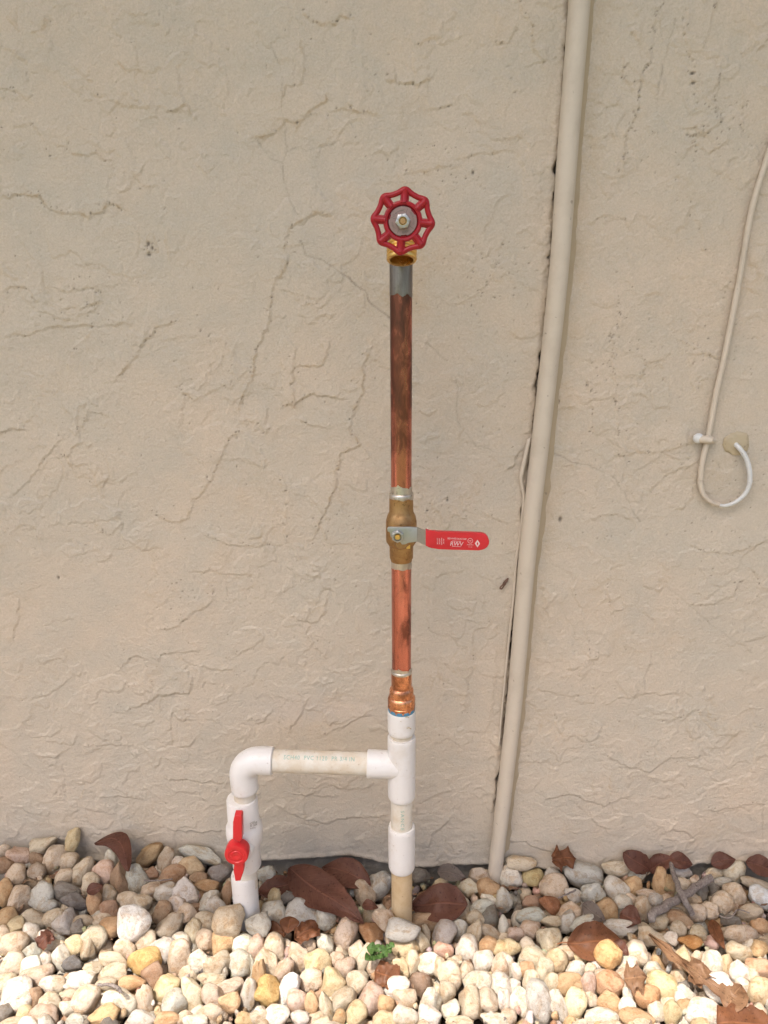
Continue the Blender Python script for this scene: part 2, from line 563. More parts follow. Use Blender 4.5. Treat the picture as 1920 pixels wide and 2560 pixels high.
# ledges left by the trowel: (zoom, points, height mm, stain 0..1, pits per cm)
LEDGES = [
 (ZA, [(0,850),(80,838),(170,838),(190,880),(230,910),(300,912),(370,935),(440,910),(460,880),(500,885),(540,910)], 1.6, .8, 1.2),
 (ZA, [(250,630),(290,630),(310,662),(350,668),(410,655),(440,685),(475,692)], 1.2, .6, .4),
 (ZA, [(1310,40),(1335,75),(1345,95),(1385,105),(1440,95),(1475,65),(1520,75)], 1.5, .7, 1.0),
 (ZA, [(1300,180),(1310,300),(1300,350),(1235,385),(1220,440)], 1.3, .6, .1),
 (ZA, [(1410,400),(1405,430),(1350,470),(1300,520),(1280,560)], 1.6, .8, .2),
 (ZA, [(1290,525),(1235,525),(1200,570),(1090,595)], 1.5, .8, .4),
 (ZA, [(150,130),(210,90)], 1.2, .7, .6),
 (ZA, [(390,400),(460,420),(530,455),(660,465)], 1.2, .35, .1),
 (ZA, [(730,485),(800,450),(825,490)], 1.2, .6, .2),
 (ZA, [(1470,950),(1370,915),(1300,950),(1250,985),(1230,1030),(1240,1120),(1230,1160),(1190,1210)], 1.3, .5, .3),
 (ZA, [(575,740),(600,790),(650,805)], 1.1, .3, .4),
 (ZA, [(140,540),(180,580),(200,650),(210,690)], 1.2, .2, .8),
 (ZA, [(0,380),(60,385),(120,440)], 1.2, .3, 1.0),
 (ZA, [(20,210),(60,220),(110,260)], 1.2, .4, .1),
 (ZA, [(320,280),(360,310),(400,350)], 1.2, .2, .1),
 (ZA, [(440,560),(450,585),(480,590)], 1.0, .4, .1),
 (ZA, [(540,50),(590,70),(630,55)], 1.2, .5, .1),
 (ZA, [(1440,480),(1520,470),(1580,490),(1650,490)], 1.2, .5, .5),
 (ZB, [(0,240),(150,228),(230,200),(400,198),(390,230),(330,280),(300,340),(295,385)], 1.3, .5, .4),
 (ZB, [(770,170),(670,205),(640,250),(610,285),(570,345),(530,390),(500,430)], 1.3, .6, .8),
 (ZB, [(1190,0),(1170,80),(1160,190),(1150,230),(1110,285),(1095,370),(1075,450),(1050,510),(1030,560)], 1.6, .7, .9),
 (ZB, [(1050,600),(1110,615),(1140,660),(1170,640)], 1.3, .1, .8),
 (ZB, [(1040,650),(1000,680),(965,720),(930,830),(870,915),(835,950),(810,1030),(750,1050),(700,1030),(660,1000)], 1.3, .45, .7),
 (ZB, [(1415,290),(1385,370),(1300,365),(1265,390),(1255,450),(1270,520),(1220,545)], 1.5, .5, .5),
 (ZB, [(1270,545),(1290,515),(1330,498),(1380,492),(1470,512)], 2.6, .25, .3),
 (ZB, [(1290,595),(1350,630),(1430,635)], 1.6, .1, .5),
 (ZB, [(1605,280),(1570,380),(1570,480),(1530,560),(1505,650),(1555,700),(1465,760),(1450,850),(1430,950),(1390,1030),(1350,1110)], 1.7, .75, .7),
 (ZB, [(1210,860),(1245,930),(1240,1010),(1220,1050),(1240,1135)], 1.5, .5, .6),
 (ZB, [(870,1090),(960,1130),(1110,1145),(1230,1140)], 1.3, .1, .6),
 (ZB, [(0,660),(40,640),(95,640)], 2.0, .3, .8),
 (ZB, [(270,680),(190,770),(120,870),(50,930)], 1.3, .1, .0),
 (ZB, [(460,585),(390,560),(340,630),(345,690),(300,745),(270,760)], 1.2, .4, .7),
 (ZB, [(0,60),(60,30),(130,45),(160,90)], 1.4, .3, .7),
 (ZB, [(240,40),(300,45),(320,38),(420,40),(430,60)], 1.4, .4, 1.2),
 (ZB, [(280,125),(350,115),(420,105)], 1.4, .5, 1.2),
 (ZB, [(755,350),(765,460),(840,520),(960,460),(1000,460),(1000,310),(950,245),(890,240),(820,190)], 1.0, .3, .6),
 (ZB, [(1230,45),(1260,50),(1300,100),(1380,110),(1410,90)], 1.3, .2, .5),
 (ZB, [(480,195),(540,185)], 1.4, .1, .8),
 (ZB, [(400,890),(440,870),(490,880)], 1.1, .3, .2),
 (ZB, [(60,1080),(110,1050),(160,1080),(165,1120)], 1.1, .3, .3),
 (ZB, [(400,1040),(440,1085),(480,1100),(520,1050),(500,990)], 1.1, .3, .5),
 (ZC, [(80,180),(75,270),(45,350)], 1.4, .3, .5),
 (ZC, [(690,300),(760,280),(840,220),(920,175),(920,120),(880,95)], 1.3, .3, .4),
 (ZC, [(820,45),(880,55),(910,30),(960,60),(1060,55),(1095,75)], 1.4, .2, .1),
 (ZC, [(520,470),(550,430),(600,410),(635,430),(620,500),(560,545),(530,520)], 1.4, .05, .4),
 (ZC, [(560,645),(690,580),(780,570),(820,570),(830,500),(790,450)], 1.8, .2, .3),
 (ZC, [(650,510),(680,550),(680,580)], 1.4, .0, .4),
 (ZC, [(865,455),(900,460),(970,475),(1010,465)], 1.6, .2, .1),
 (ZC, [(840,450),(880,520),(930,530)], 1.3, .0, .0),
 (ZC, [(690,430),(700,405),(780,390),(870,390)], 1.3, .0, .5),
 (ZC, [(1320,310),(1350,360),(1380,390),(1400,420)], 1.4, .1, .8),
 (ZC, [(1270,245),(1350,270),(1410,220),(1415,150)], 1.6, .2, .1),
 (ZC, [(160,595),(240,560),(300,515)], 1.3, .0, .1),
 (ZC, [(1330,600),(1290,680),(1250,735)], 1.8, .1, .1),
 (ZC, [(1170,655),(1140,690),(1110,705)], 1.6, .1, .2),
 (ZC, [(1590,660),(1540,690),(1480,720),(1390,760)], 1.5, .1, .1),
 (ZC, [(200,780),(260,790),(320,795),(330,760)], 1.3, .1, .1),
 (ZC, [(170,840),(240,850),(290,820)], 1.3, .1, .1),
 (ZC, [(370,800),(470,795),(560,800)], 1.3, .0, .2),
 (ZC, [(410,1020),(520,1018),(620,1030)], 1.5, .0, .1),
 (ZC, [(720,940),(850,950),(980,960)], 1.6, .2, .3),
 (ZC, [(370,1080),(420,1085),(470,1080)], 1.5, .0, .0),
 (ZC, [(1320,30),(1330,60),(1375,70),(1370,20),(1340,15)], 1.5, .1, .0),
 (ZC, [(1050,290),(1110,290),(1140,320),(1130,345),(1090,370),(1000,415)], 1.3, .1, .3),
 (ZC, [(750,660),(790,690),(820,690)], 1.8, .1, .3),
 (ZC, [(780,800),(820,800),(840,770)], 1.7, .1, .2),
 (ZC, [(1200,1060),(1300,1110),(1420,1130),(1500,1110),(1640,1105)], 2.2, .1, .1),
 (ZC, [(1250,1005),(1350,1010),(1450,1020)], 1.4, .1, .0),
 (ZC, [(700,1150),(850,1170),(960,1165)], 1.8, .0, .1),
 (ZD, [(1205,0),(1180,60),(1160,140),(1150,250),(1110,340),(1090,480),(1050,580),(1040,660),(1020,780)], 1.5, .2, 1.8),
 (ZD, [(1310,40),(1295,120),(1320,230),(1335,320),(1330,360)], 1.3, .2, 1.2),
 (ZD, [(1440,0),(1410,90),(1375,215)], 1.3, .5, .6),
 (ZD, [(1450,290),(1440,380),(1420,450),(1460,520),(1395,575),(1300,590)], 1.4, .2, 1.4),
 (ZD, [(1540,400),(1555,490),(1530,570)], 1.3, .2, 1.2),
 (ZD, [(1030,230),(1035,330),(1060,355),(1100,355)], 1.3, .3, 1.2),
 (ZD, [(585,10),(640,120),(640,200),(690,290)], 1.3, .4, .8),
 (ZD, [(260,80),(240,150),(180,185),(130,190)], 1.3, .4, .4),
 (ZD, [(490,60),(485,180),(530,190),(565,110)], 1.3, .5, .5),
 (ZD, [(10,310),(20,350),(50,355),(50,310)], 2.2, .3, .4),
 (ZD, [(85,360),(140,370),(200,330)], 1.9, .4, .8),
 (ZD, [(490,655),(400,660),(300,685)], 1.3, .3, .4),
 (ZD, [(200,470),(240,470),(300,450)], 1.3, .3, .6),
 (ZD, [(500,600),(540,595),(600,585)], 1.1, .5, .2),
 (ZD, [(80,745),(160,740),(330,715)], 1.3, .5, .3),
 (ZD, [(350,490),(390,500),(410,540)], 1.3, .3, .4),
 (ZD, [(1275,550),(1350,550),(1370,575)], 1.4, .6, .3),
 (ZD, [(1290,680),(1310,650),(1360,620),(1400,660),(1480,610)], 1.3, .3, .5),
 (ZD, [(1350,940),(1370,1000),(1400,1090)], 1.2, .2, .4),
 (ZD, [(900,960),(950,930),(1040,940),(1060,980)], 1.2, .2, .5),
 (ZE, [(1010,80),(1015,190),(980,240),(990,300),(985,380),(1010,440),(995,500),(1005,570),(1015,650),(1005,720)], 1.4, .1, 1.6),
 (ZE, [(890,400),(890,500),(900,600),(885,650)], 1.2, .1, 1.2),
 (ZE, [(1120,90),(1140,65),(1200,55)], 1.2, .3, .2),
 (ZE, [(1100,440),(1130,360),(1220,330)], 1.2, .3, .6),
 (ZE, [(1080,490),(1130,500),(1145,515)], 1.3, .1, .3),
 (ZE, [(1340,320),(1400,325),(1440,330)], 1.2, .2, .4),
 (ZE, [(1350,790),(1280,810),(1220,840),(1140,920)], 1.2, .3, .3),
 (ZE, [(1260,1000),(1330,940),(1340,900)], 1.2, .2, .3),
 (ZE, [(1340,1150),(1400,1170),(1470,1180),(1600,1150)], 1.3, .2, .6),
 (ZE, [(1330,700),(1210,740),(1100,750),(1000,760)], 1.2, .3, .5),
 (ZE, [(550,220),(600,255),(660,230)], 1.2, .6, .0),
 (ZE, [(540,820),(570,760),(600,730)], 2.2, .3, .2),
 (ZE, [(330,930),(340,990),(360,975)], 1.4, .2, .2),
 (ZE, [(430,1010),(530,1050),(530,1120),(505,1160)], 1.2, .2, .2),
 (ZE, [(900,1030),(960,1010),(1100,1030)], 1.1, .2, .2),
 (ZF, [(850,60),(815,120),(830,170),(870,205)], 1.4, .1, .3),
 (ZF, [(970,70),(965,140),(985,225),(1030,210)], 1.5, .05, .3),
 (ZF, [(870,280),(880,360),(890,430),(915,430),(925,400)], 1.5, .05, .4),
 (ZF, [(740,650),(745,720),(780,770)], 1.5, .05, .3),
 (ZF, [(830,760),(870,785),(910,770),(940,720),(900,690)], 1.4, .05, .3),
 (ZF, [(1120,570),(1200,580),(1270,580),(1280,610)], 1.3, .05, .1),
 (ZF, [(1550,90),(1520,100),(1510,150),(1390,195),(1320,190)], 1.5, .1, .8),
 (ZF, [(1120,60),(1130,110),(1170,125)], 1.4, .05, .2),
 (ZF, [(1590,30),(1620,80),(1610,140),(1590,180)], 1.4, .05, .6),
 (ZF, [(1160,380),(1150,430),(1120,530),(1120,590)], 1.2, .05, .1),
 (ZF, [(690,1040),(800,1000),(850,1020),(950,1055),(1060,1020)], 1.6, .05, .3),
 (ZF, [(950,840),(1060,890),(1150,910),(1230,850),(1400,840)], 1.5, .05, .3),
 (ZF, [(1200,1180),(1240,1160),(1300,1170),(1340,1200)], 2.0, .05, .1),
 (ZF, [(525,1215),(600,1215),(680,1245),(760,1275)], 2.2, .05, .2),
 (ZF, [(890,1100),(920,1140),(970,1155)], 1.7, .05, .1),
 (ZF, [(240,400),(255,470),(250,560),(245,640),(240,710)], 1.3, .2, .1),
 (ZF, [(480,370),(480,500),(470,640),(440,740),(350,740)], 1.1, .1, .0),
 (ZF, [(440,370),(390,400),(380,480),(355,560),(340,700)], 1.2, .1, .3),
 (ZF, [(290,1110),(210,1190),(190,1250)], 1.8, .1, .0),
 (ZF, [(680,100),(700,210),(715,200)], 1.6, .3, .1),
 (ZF, [(840,560),(835,610),(905,620),(905,540)], 1.3, .05, .3),
 (ZF, [(1390,1080),(1480,1070),(1560,1050),(1650,1045)], 1.4, .05, .6),
 (ZF, [(1190,690),(1250,690),(1340,650),(1390,660)], 1.3, .05, .7),
 (ZF, [(800,470),(850,460),(845,495)], 1.6, .05, .4),
 (ZF, [(1550,350),(1600,340),(1650,330)], 1.2, .05, .1),
]
CRACKS = [
 (ZA, [(1180,200),(1225,340),(1215,470),(1235,560),(1240,650),(1220,710),(1230,800),(1245,860),(1290,930)], .45),
 (ZA, [(1100,600),(1130,640),(1175,690),(1220,710)], .5),
 (ZA, [(1240,655),(1280,640),(1320,650),(1440,625)], .45),
 (ZA, [(1300,1040),(1320,1100),(1390,1125),(1460,1165),(1510,1210),(1575,1260),(1600,1305),(1690,1380)], .85),
 (ZE, [(130,260),(190,275),(240,325),(275,345)], .6),
 (ZE, [(300,410),(320,470),(310,560),(330,640),(400,715),(490,745)], .4),
 (ZE, [(710,740),(810,785),(880,800),(1000,860),(1040,920),(1075,1000),(1110,1050)], .6),
 (ZD, [(1260,80),(1225,200),(1190,350),(1180,480)], .5),
 (ZF, [(1190,90),(1300,180),(1440,300),(1590,400)], .3),
 (ZF, [(1635,1030),(1635,1150),(1640,1290)], .5),
 (ZE, [(1190,740),(1250,750),(1330,745)], .35),
]
GROOVE = [(1423,0),(1418,180),(1405,310),(1394,420),(1385,520),(1373,690),(1361,800),(1350,920),(1330,1085)]
GROOVE2 = [(1322,1150),(1314,1230),(1312,1300),(1303,1400),(1292,1480),(1283,1590),(1270,1730),(1258,1830),(1246,1960),(1238,2030)]

PERM = np.concatenate([np.random.default_rng(3).permutation(512)] * 3)
GRAD = np.stack([np.cos(np.linspace(0, 2 * np.pi, 512, endpoint=False)), np.sin(np.linspace(0, 2 * np.pi, 512, endpoint=False))], 1)
def perlin(x, y, seed=0):
    x = x + seed * 17.31; y = y + seed * 9.77
    xi = np.floor(x).astype(np.int64); yi = np.floor(y).astype(np.int64)
    xf = x - xi; yf = y - yi
    u = xf * xf * xf * (xf * (xf * 6 - 15) + 10); v = yf * yf * yf * (yf * (yf * 6 - 15) + 10)
    def g(i, j, dx, dy):
        h = PERM[(PERM[i & 511] + j) & 511]
        return GRAD[h, 0] * dx + GRAD[h, 1] * dy
    a = g(xi, yi, xf, yf); b = g(xi + 1, yi, xf - 1, yf)
    c = g(xi, yi + 1, xf, yf - 1); d = g(xi + 1, yi + 1, xf - 1, yf - 1)
    return (a + u * (b - a)) * (1 - v) + (c + u * (d - c)) * v
def fbm(x, y, s, oct=4, seed=0, gain=0.5):
    out = 0; amp = 1; f = 1 / s
    for o in range(oct):
        out = out + amp * perlin(x * f, y * f, seed + o)
        amp *= gain; f *= 2.03
    return out
def sstep(a, b, t):
    t = np.clip((t - a) / (b - a), 0, 1)
    return t * t * (3 - 2 * t)

STEP = 0.0013
def spread(lo, hi, far_lo, far_hi):
    a = list(np.arange(lo, hi, STEP))
    left, g, p = [], STEP, lo
    while p > far_lo:
        g = min(g * 1.35, 0.15); p -= g; left.append(max(p, far_lo))
    right, g, p = [], STEP, a[-1]
    while p < far_hi:
        g = min(g * 1.35, 0.15); p += g; right.append(min(p, far_hi))
    return np.array(left[::-1] + a + right)
WALL_H = 2.3
xs = spread(-0.60, 0.60, -4.0, 4.0)
zs = spread(-0.055, 1.10, -0.06, WALL_H)
X, Z = np.meshgrid(xs, zs)
H = np.zeros_like(X); STAIN = np.zeros_like(X); PIT = np.zeros_like(X)

wx = X + 0.012 * fbm(X, Z, 0.05, 3, 40); wz = Z + 0.012 * fbm(X, Z, 0.05, 3, 50)
H += 0.0035 * fbm(X, Z, 0.30, 3, 1)
def terraces(scale, k, amp, seed, lo, hi, ax=1.0, az=1.0):
    n = fbm(wx * ax, wz * az, scale, 4, seed, 0.36) * k
    saw = n - np.floor(n)
    m = sstep(lo, hi, fbm(X, Z, 0.13, 3, seed + 5))
    return 0.55 * amp * m * np.where(saw < 0.06, saw / 0.06, (1 - (saw - 0.06) / 0.94) ** 1.5), m, saw
low = sstep(0.34, 0.05, Z)
t1, m1, s1 = terraces(0.10, 3.0, 0.0012, 7, -0.15, 0.35, 1.0, 0.8)
t2, m2, s2 = terraces(0.045, 2.2, 0.0009, 17, -0.05, 0.4, 1.0, 1.2)
t3, m3, s3 = terraces(0.075, 2.2, 0.0013, 27, -0.25, 0.25, 0.85, 1.35)
H += t1 + t2 + 0.8 * t3 * low
def blobs(scale, lvl, amp, seed, lo, hi, w=0.05):
    """flattened dabs of stucco with a crisp outline"""
    n = fbm(wx, wz, scale, 4, seed, 0.42)
    m = sstep(lo, hi, fbm(X, Z, 0.16, 3, seed + 9))
    e = sstep(lvl, lvl + w, n)
    return amp * m * e * (1 - 0.35 * sstep(lvl + w, lvl + 0.7, n)), m * np.exp(-((n - lvl) / 0.035) ** 2)
for a_ in ((0.035, 0.16, 0.0008, 130, -0.25, 0.2), (0.018, 0.24, 0.00045, 140, 0.0, 0.3), (0.07, 0.10, 0.0008, 150, -0.3, 0.2), (0.010, 0.32, 0.0004, 160, 0.05, 0.4)):
    hb, eb = blobs(*a_)
    H += 1.05 * hb
    STAIN += 0.16 * eb * sstep(-0.1, 0.4, fbm(X, Z, 0.10, 2, 95))
STAIN += 0.35 * np.exp(-s1 * 14) * m1 * sstep(0.0, 0.5, fbm(X, Z, 0.08, 2, 90))
lump = sstep(0.0, 0.45, fbm(X, Z, 0.11, 3, 31)) + 0.7 * low
H += 0.00042 * lump * fbm(X, Z, 0.013, 3, 33)
H += 0.00015 * lump * np.abs(fbm(X, Z, 0.022, 3, 63))
H += 0.00024 * fbm(X, Z, 0.0055, 2, 36) + 0.00024 * fbm(X, Z, 0.0030, 1, 38)
# fine vertical brush drag on the right of the conduit
H += 0.0004 * sstep(0.2, 0.3, X) * fbm(X, Z * 0.12, 0.012, 2, 44)

def poly_field(pts, margin, wob=0.0040):
    """index window and (distance, signed side, fraction along) of a polyline on the wall"""
    pts = np.array(pts)
    lo = pts.min(0) - margin; hi = pts.max(0) + margin
    i0, i1 = np.searchsorted(xs, [lo[0], hi[0]]); j0, j1 = np.searchsorted(zs, [lo[1], hi[1]])
    sl = (slice(j0, j1), slice(i0, i1))
    px = X[sl]; pz = Z[sl]
    n1 = wob * fbm(px, pz, 0.016, 4, 71, .6); n2 = wob * fbm(px, pz, 0.016, 4, 81, .6)
    px = px + n1; pz = pz + n2
    best = np.full(px.shape, 1e9); side = np.zeros(px.shape); frac = np.zeros(px.shape)
    n = len(pts) - 1
    for k in range(n):
        a, b = pts[k], pts[k + 1]
        d = b - a; L = max(np.hypot(*d), 1e-6)
        t = np.clip(((px - a[0]) * d[0] + (pz - a[1]) * d[1]) / (L * L), 0, 1)
        dx = px - a[0] - t * d[0]; dz = pz - a[1] - t * d[1]
        dist = np.hypot(dx, dz)
        cr = (d[0] * (pz - a[1]) - d[1] * (px - a[0])) / L
        w = dist < best
        best[w] = dist[w]; side[w] = cr[w]; frac[w] = ((k + t) / n)[w]
    return sl, best, side, frac, pts

def on_wall(zoom, pts):
    out = []
    for p in pts:
        q = P(*zoom(*p), y=0.0)
        out.append((q.x, q.z))
    return out

def pit(x, z, r, depth=0.0015, dark=1.0):
    i0, i1 = np.searchsorted(xs, [x - 3 * r, x + 3 * r]); j0, j1 = np.searchsorted(zs, [z - 3 * r, z + 3 * r])
    if i1 <= i0 or j1 <= j0: return
    sl = (slice(j0, j1), slice(i0, i1))
    a = rng.uniform(0.7, 1.4)
    g = np.exp(-(((X[sl] - x) * a) ** 2 + ((Z[sl] - z) / a) ** 2) / (r * r))
    H[sl] -= depth * g
    PIT[sl] = np.maximum(PIT[sl], dark * np.clip(g * 1.5 - 0.2, 0, 1))

for zoom, pts, amp, st, pits in LEDGES:
    pw = on_wall(zoom, pts)
    sl, d, s, f, arr = poly_field(pw, 0.035)
    length = sum(math.dist(pw[i], pw[i + 1]) for i in range(len(pw) - 1))
    dirv = arr[-1] - arr[0]
    sgn = 1.0 if dirv[0] >= 0 else -1.0           # the proud side lies above the line
    ends = sstep(0, 0.06, f) * sstep(1, 0.94, f)
    ends = np.where((f <= 0) | (f >= 1), np.exp(-d / 0.004), np.maximum(ends, 0.35))
    prof = np.where(s * sgn > 0, np.exp(-d / 0.014), np.exp(-(d / 0.0011) ** 2))
    H[sl] += amp * 0.0008 * prof * ends
    H[sl] -= 0.0001 * np.exp(-((d - 0.0016) / 0.0012) ** 2) * (s * sgn < 0) * ends
    brk = np.clip(0.45 + 1.6 * fbm(X[sl], Z[sl], 0.012, 3, 66), 0, 1)
    STAIN[sl] = np.maximum(STAIN[sl], st * brk * ends * (0.50 * np.exp(-(d / 0.0013) ** 2) + 0.32 * np.exp(-d / 0.005)))
    n = int(length * 100 * pits * 1.7)
    for _ in range(n):
        k = rng.integers(0, len(pw) - 1); t = rng.random()
        qx = pw[k][0] * (1 - t) + pw[k + 1][0] * t + rng.normal(0, 0.0016)
        qz = pw[k][1] * (1 - t) + pw[k + 1][1] * t + rng.normal(0, 0.0016)
        pit(qx, qz, rng.uniform(0.0006, 0.0011), 0.0011, rng.uniform(0.3, 0.8))
for zoom, pts, wgt in CRACKS:
    sl, d, s, f, arr = poly_field(on_wall(zoom, pts), 0.006, 0.0022)
    g = np.exp(-(d / 0.0008) ** 2) * np.clip(0.7 + fbm(X[sl], Z[sl], 0.02, 2, 61), .25, 1) * np.where((f <= 0) | (f >= 1), 0, 1)
    H[sl] -= 0.0008 * g * wgt
    PIT[sl] = np.maximum(PIT[sl], 0.62 * wgt * g)
for path, w0 in ((GROOVE, 0.0016), (GROOVE2, 0.0024)):
    pw = [(P(x, y, y=0).x, P(x, y, y=0).z) for x, y in path]
    if path is GROOVE:
        a, b = pw[1], pw[0]
        pw = [(b[0] + (b[0] - a[0]) * 9, b[1] + (b[1] - a[1]) * 9)] + pw
    sl, d, s, f, arr = poly_field(pw, 0.03)
    var = np.clip(0.55 + 1.6 * fbm(X[sl] * 0.3, Z[sl], 0.05, 3, 12), 0.12, 1.3)
    inn = np.where((f <= 0) | (f >= 1), 0, 1)
    g = np.exp(-(d / (w0 * np.clip(var, 0.5, 1.2))) ** 2) * inn
    H[sl] -= 0.007 * g * var
    PIT[sl] = np.maximum(PIT[sl], np.clip(0.95 * g * var, 0, 0.95))
    H[sl] += 0.0022 * np.exp(-((d - 0.006) / 0.004) ** 2) * (s < 0) * inn * 0.6
    STAIN[sl] = np.maximum(STAIN[sl], 0.25 * np.exp(-d / 0.006) * inn * np.clip(fbm(X[sl], Z[sl], 0.03, 3, 19) + 0.4, 0, 1))
# stray pits and nicks
for _ in range(650):
    pit(rng.uniform(-.55, .55), rng.uniform(0.03, 1.08), rng.uniform(0.0005, 0.0010), 0.001, rng.uniform(0.15, 0.65))
for (cx, cy, n, rad) in ((650*.5787, 1055*.5787, 16, 12), (740*.5787, 1400 + 170*.5787, 40, 45), (360*.5787, 700 + 90*.5787, 24, 40),
                         (1215, 690, 70, 60), (1135, 470, 26, 40), (1560, 900, 50, 60), (1770, 330, 40, 60), (1090, 1250, 40, 50),
                         (1790, 850, 40, 70), (1880, 1180, 30, 40), (1800, 1300, 30, 60), (1560, 1250, 24, 60), (830, 1360, 30, 40)):
    for _ in range(n):
        q = P(cx + rng.normal(0, rad * 1.15), cy + rng.normal(0, rad * 1.15), y=0)
        pit(q.x, q.z, rng.uniform(0.0005, 0.0010), 0.0011, rng.uniform(0.2, 0.75))
for (cx, cy, r) in ((1401, 1299, .0028), (1118, 1250, .0016), (1182, 432, .0017), (1068, 1276, .0012), (1730, 184, .002), (1732, 208, .0018), (370, 609, .0022), (380, 620, .0018), (372, 637, .002), (146, 1445, .0016), (1396, 1004, .002), (1427, 135, .0015)):
    q = P(cx, cy, y=0); pit(q.x, q.z, r, 0.002, 0.85)
for (cx, cy, rx, ry, v) in ((1003, 700, .045, .07, .5), (1130, 660, .05, .04, .3), (950, 680, .02, .05, .35), (1480, 320, .012, .2, .35), (1440, 700, .012, .1, .4), (1410, 1050, .012, .12, .35),
                            (1370, 1330, .010, .12, .3), (1800, 1180, .04, .03, .25)):
    q = P(cx, cy, y=0)
    g = np.exp(-((X - q.x) / rx) ** 2 - ((Z - q.z) / ry) ** 2)
    STAIN = np.maximum(STAIN, v * g * np.clip(0.5 + 1.0 * fbm(X, Z, 0.04, 3, 23), 0, 1))

# lower edge of the stucco: the wall stops just above the stones, a recessed footing shows below
EDGE = [(-300,2150),(0,2150),(150,2155),(430,2160),(600,2158),(660,2150),(880,2142),(980,2164),(1055,2170),(1220,2164),(1280,2172),(1360,2176),(1500,2184),(1700,2176),(1740,2160),(1900,2156),(2300,2160)]
ew = [P(x, y, y=0) for x, y in EDGE]
ze = np.interp(xs, [p.x for p in ew], [p.z for p in ew])
ze = ze + 0.003 * fbm(xs, xs * 0, 0.03, 3, 15)
below = sstep(0.0015, -0.002, Z - ze[None, :])
H = H * (1 - below) + (-0.011 + 0.0022 * fbm(X, Z, 0.02, 4, 88)) * below
H += 0.0018 * np.exp(-((Z - ze[None, :] - 0.005) / 0.004) ** 2)
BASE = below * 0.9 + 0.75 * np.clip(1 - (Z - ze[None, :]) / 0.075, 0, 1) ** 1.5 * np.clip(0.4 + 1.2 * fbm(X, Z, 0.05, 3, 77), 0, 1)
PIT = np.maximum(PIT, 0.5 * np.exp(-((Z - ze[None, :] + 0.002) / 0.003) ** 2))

ny, nx = X.shape
verts = np.stack([X, -H, Z], -1).reshape(-1, 3).astype(np.float32)
idx = np.arange(nx * ny).reshape(ny, nx)
quads = np.stack([idx[:-1, :-1], idx[:-1, 1:], idx[1:, 1:], idx[1:, :-1]], -1).reshape(-1, 4)
me = bpy.data.meshes.new("stucco_wall")
me.vertices.add(len(verts)); me.vertices.foreach_set("co", verts.ravel())
me.loops.add(quads.size); me.loops.foreach_set("vertex_index", quads.ravel().astype(np.int32))
me.polygons.add(len(quads)); me.polygons.foreach_set("loop_start", np.arange(0, quads.size, 4, dtype=np.int32))
me.update(calc_edges=True)
me.polygons.foreach_set("use_smooth", np.ones(len(quads), dtype=bool))
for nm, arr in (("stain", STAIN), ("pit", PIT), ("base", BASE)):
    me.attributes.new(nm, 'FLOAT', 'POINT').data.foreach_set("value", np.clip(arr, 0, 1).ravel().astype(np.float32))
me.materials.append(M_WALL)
wall = bpy.data.objects.new("stucco_wall", me)
COL.objects.link(wall)
tag(wall, "beige painted stucco house wall with trowel ridges, pits and hairline cracks", "wall", kind="thing")
bm = bmesh.new()
add_box(bm, (-4, 0.03, -0.06), (4, 0.2, WALL_H))
obj("wall_core", bm, M_PAINT, wall, smooth=False)
# the overhanging roof edge that keeps the wall in shade
EAVE = 0.86
bm = bmesh.new()
add_box(bm, (-4.5, -EAVE, WALL_H + 0.002), (4.5, 0.25, WALL_H + 0.03))
add_box(bm, (-4.5, -EAVE - 0.02, WALL_H - 0.004), (4.5, -EAVE - 0.001, WALL_H + 0.17))
add_box(bm, (-4.5, -EAVE + 0.0005, WALL_H + 0.034), (4.5, 0.25, WALL_H + 0.15))
obj("roof_eave", bm, flat_mat("eave_paint", (0.66, 0.62, 0.55), 0.6), wall, smooth=False)

# ------------------------------------------------------------------ conduit and cables on the wall
def top_extend(pts, z):
    a, b = pts[1], pts[0]
    t = (z - b.z) / (b.z - a.z)
    return [b + (b - a) * t * k for k in (1.0, .75, .5, .25, .1, .03)] + pts

cpx = [(1449,0),(1417,405),(1395,700),(1351,1105),(1318,1394),(1287,1747),(1261,1979),(1236,2185),(1231,2240)]
cp = [P(x, y, y=-0.0095) for x, y in cpx]
cp = top_extend(cp, WALL_H - 0.01)
cp[-1].y = -0.013; cp[-2].y = -0.012
path = smooth_path(cp, 10)
rads = [0.0100 + 0.0007 * mnoise.noise(Vector((0, 0, p.z * 9))) + 0.0006 * sstep(0.2, 0.7, p.z) for p in path]
bm = bmesh.new(); add_tube(bm, path, rads, 20)
con = empty("conduit", (path[-1].x, path[-1].y, 0))
tag(con, "thick beige painted conduit running down the wall into the pebbles", "conduit")
obj("conduit_tube", bm, M_PAINT, con)
# bead of caulk along its right side
bm = bmesh.new()
cl = []
cr = []
for i, p in enumerate(path):
    if p.z < 0.03: break
    r = rads[i]
    wv = 0.005 + 0.006 * abs(mnoise.noise(Vector((3, 1, p.z * 22)))) + 0.002 * mnoise.noise(Vector((5, 1, p.z * 80)))
    cl.append(bm.verts.new((p.x + r * 0.55, p.y - r * 0.35, p.z)))
    cr.append((bm.verts.new((p.x + r + 0.0015, p.y + r * 0.35, p.z)), bm.verts.new((p.x + r + 0.003 + wv, 0.0015, p.z))))
for i in range(len(cl) - 1):
    bm.faces.new((cl[i], cl[i + 1], cr[i + 1][0], cr[i][0]))
    bm.faces.new((cr[i][0], cr[i + 1][0], cr[i + 1][1], cr[i][1]))
obj("caulk_bead", bm, M_CAULK, con)

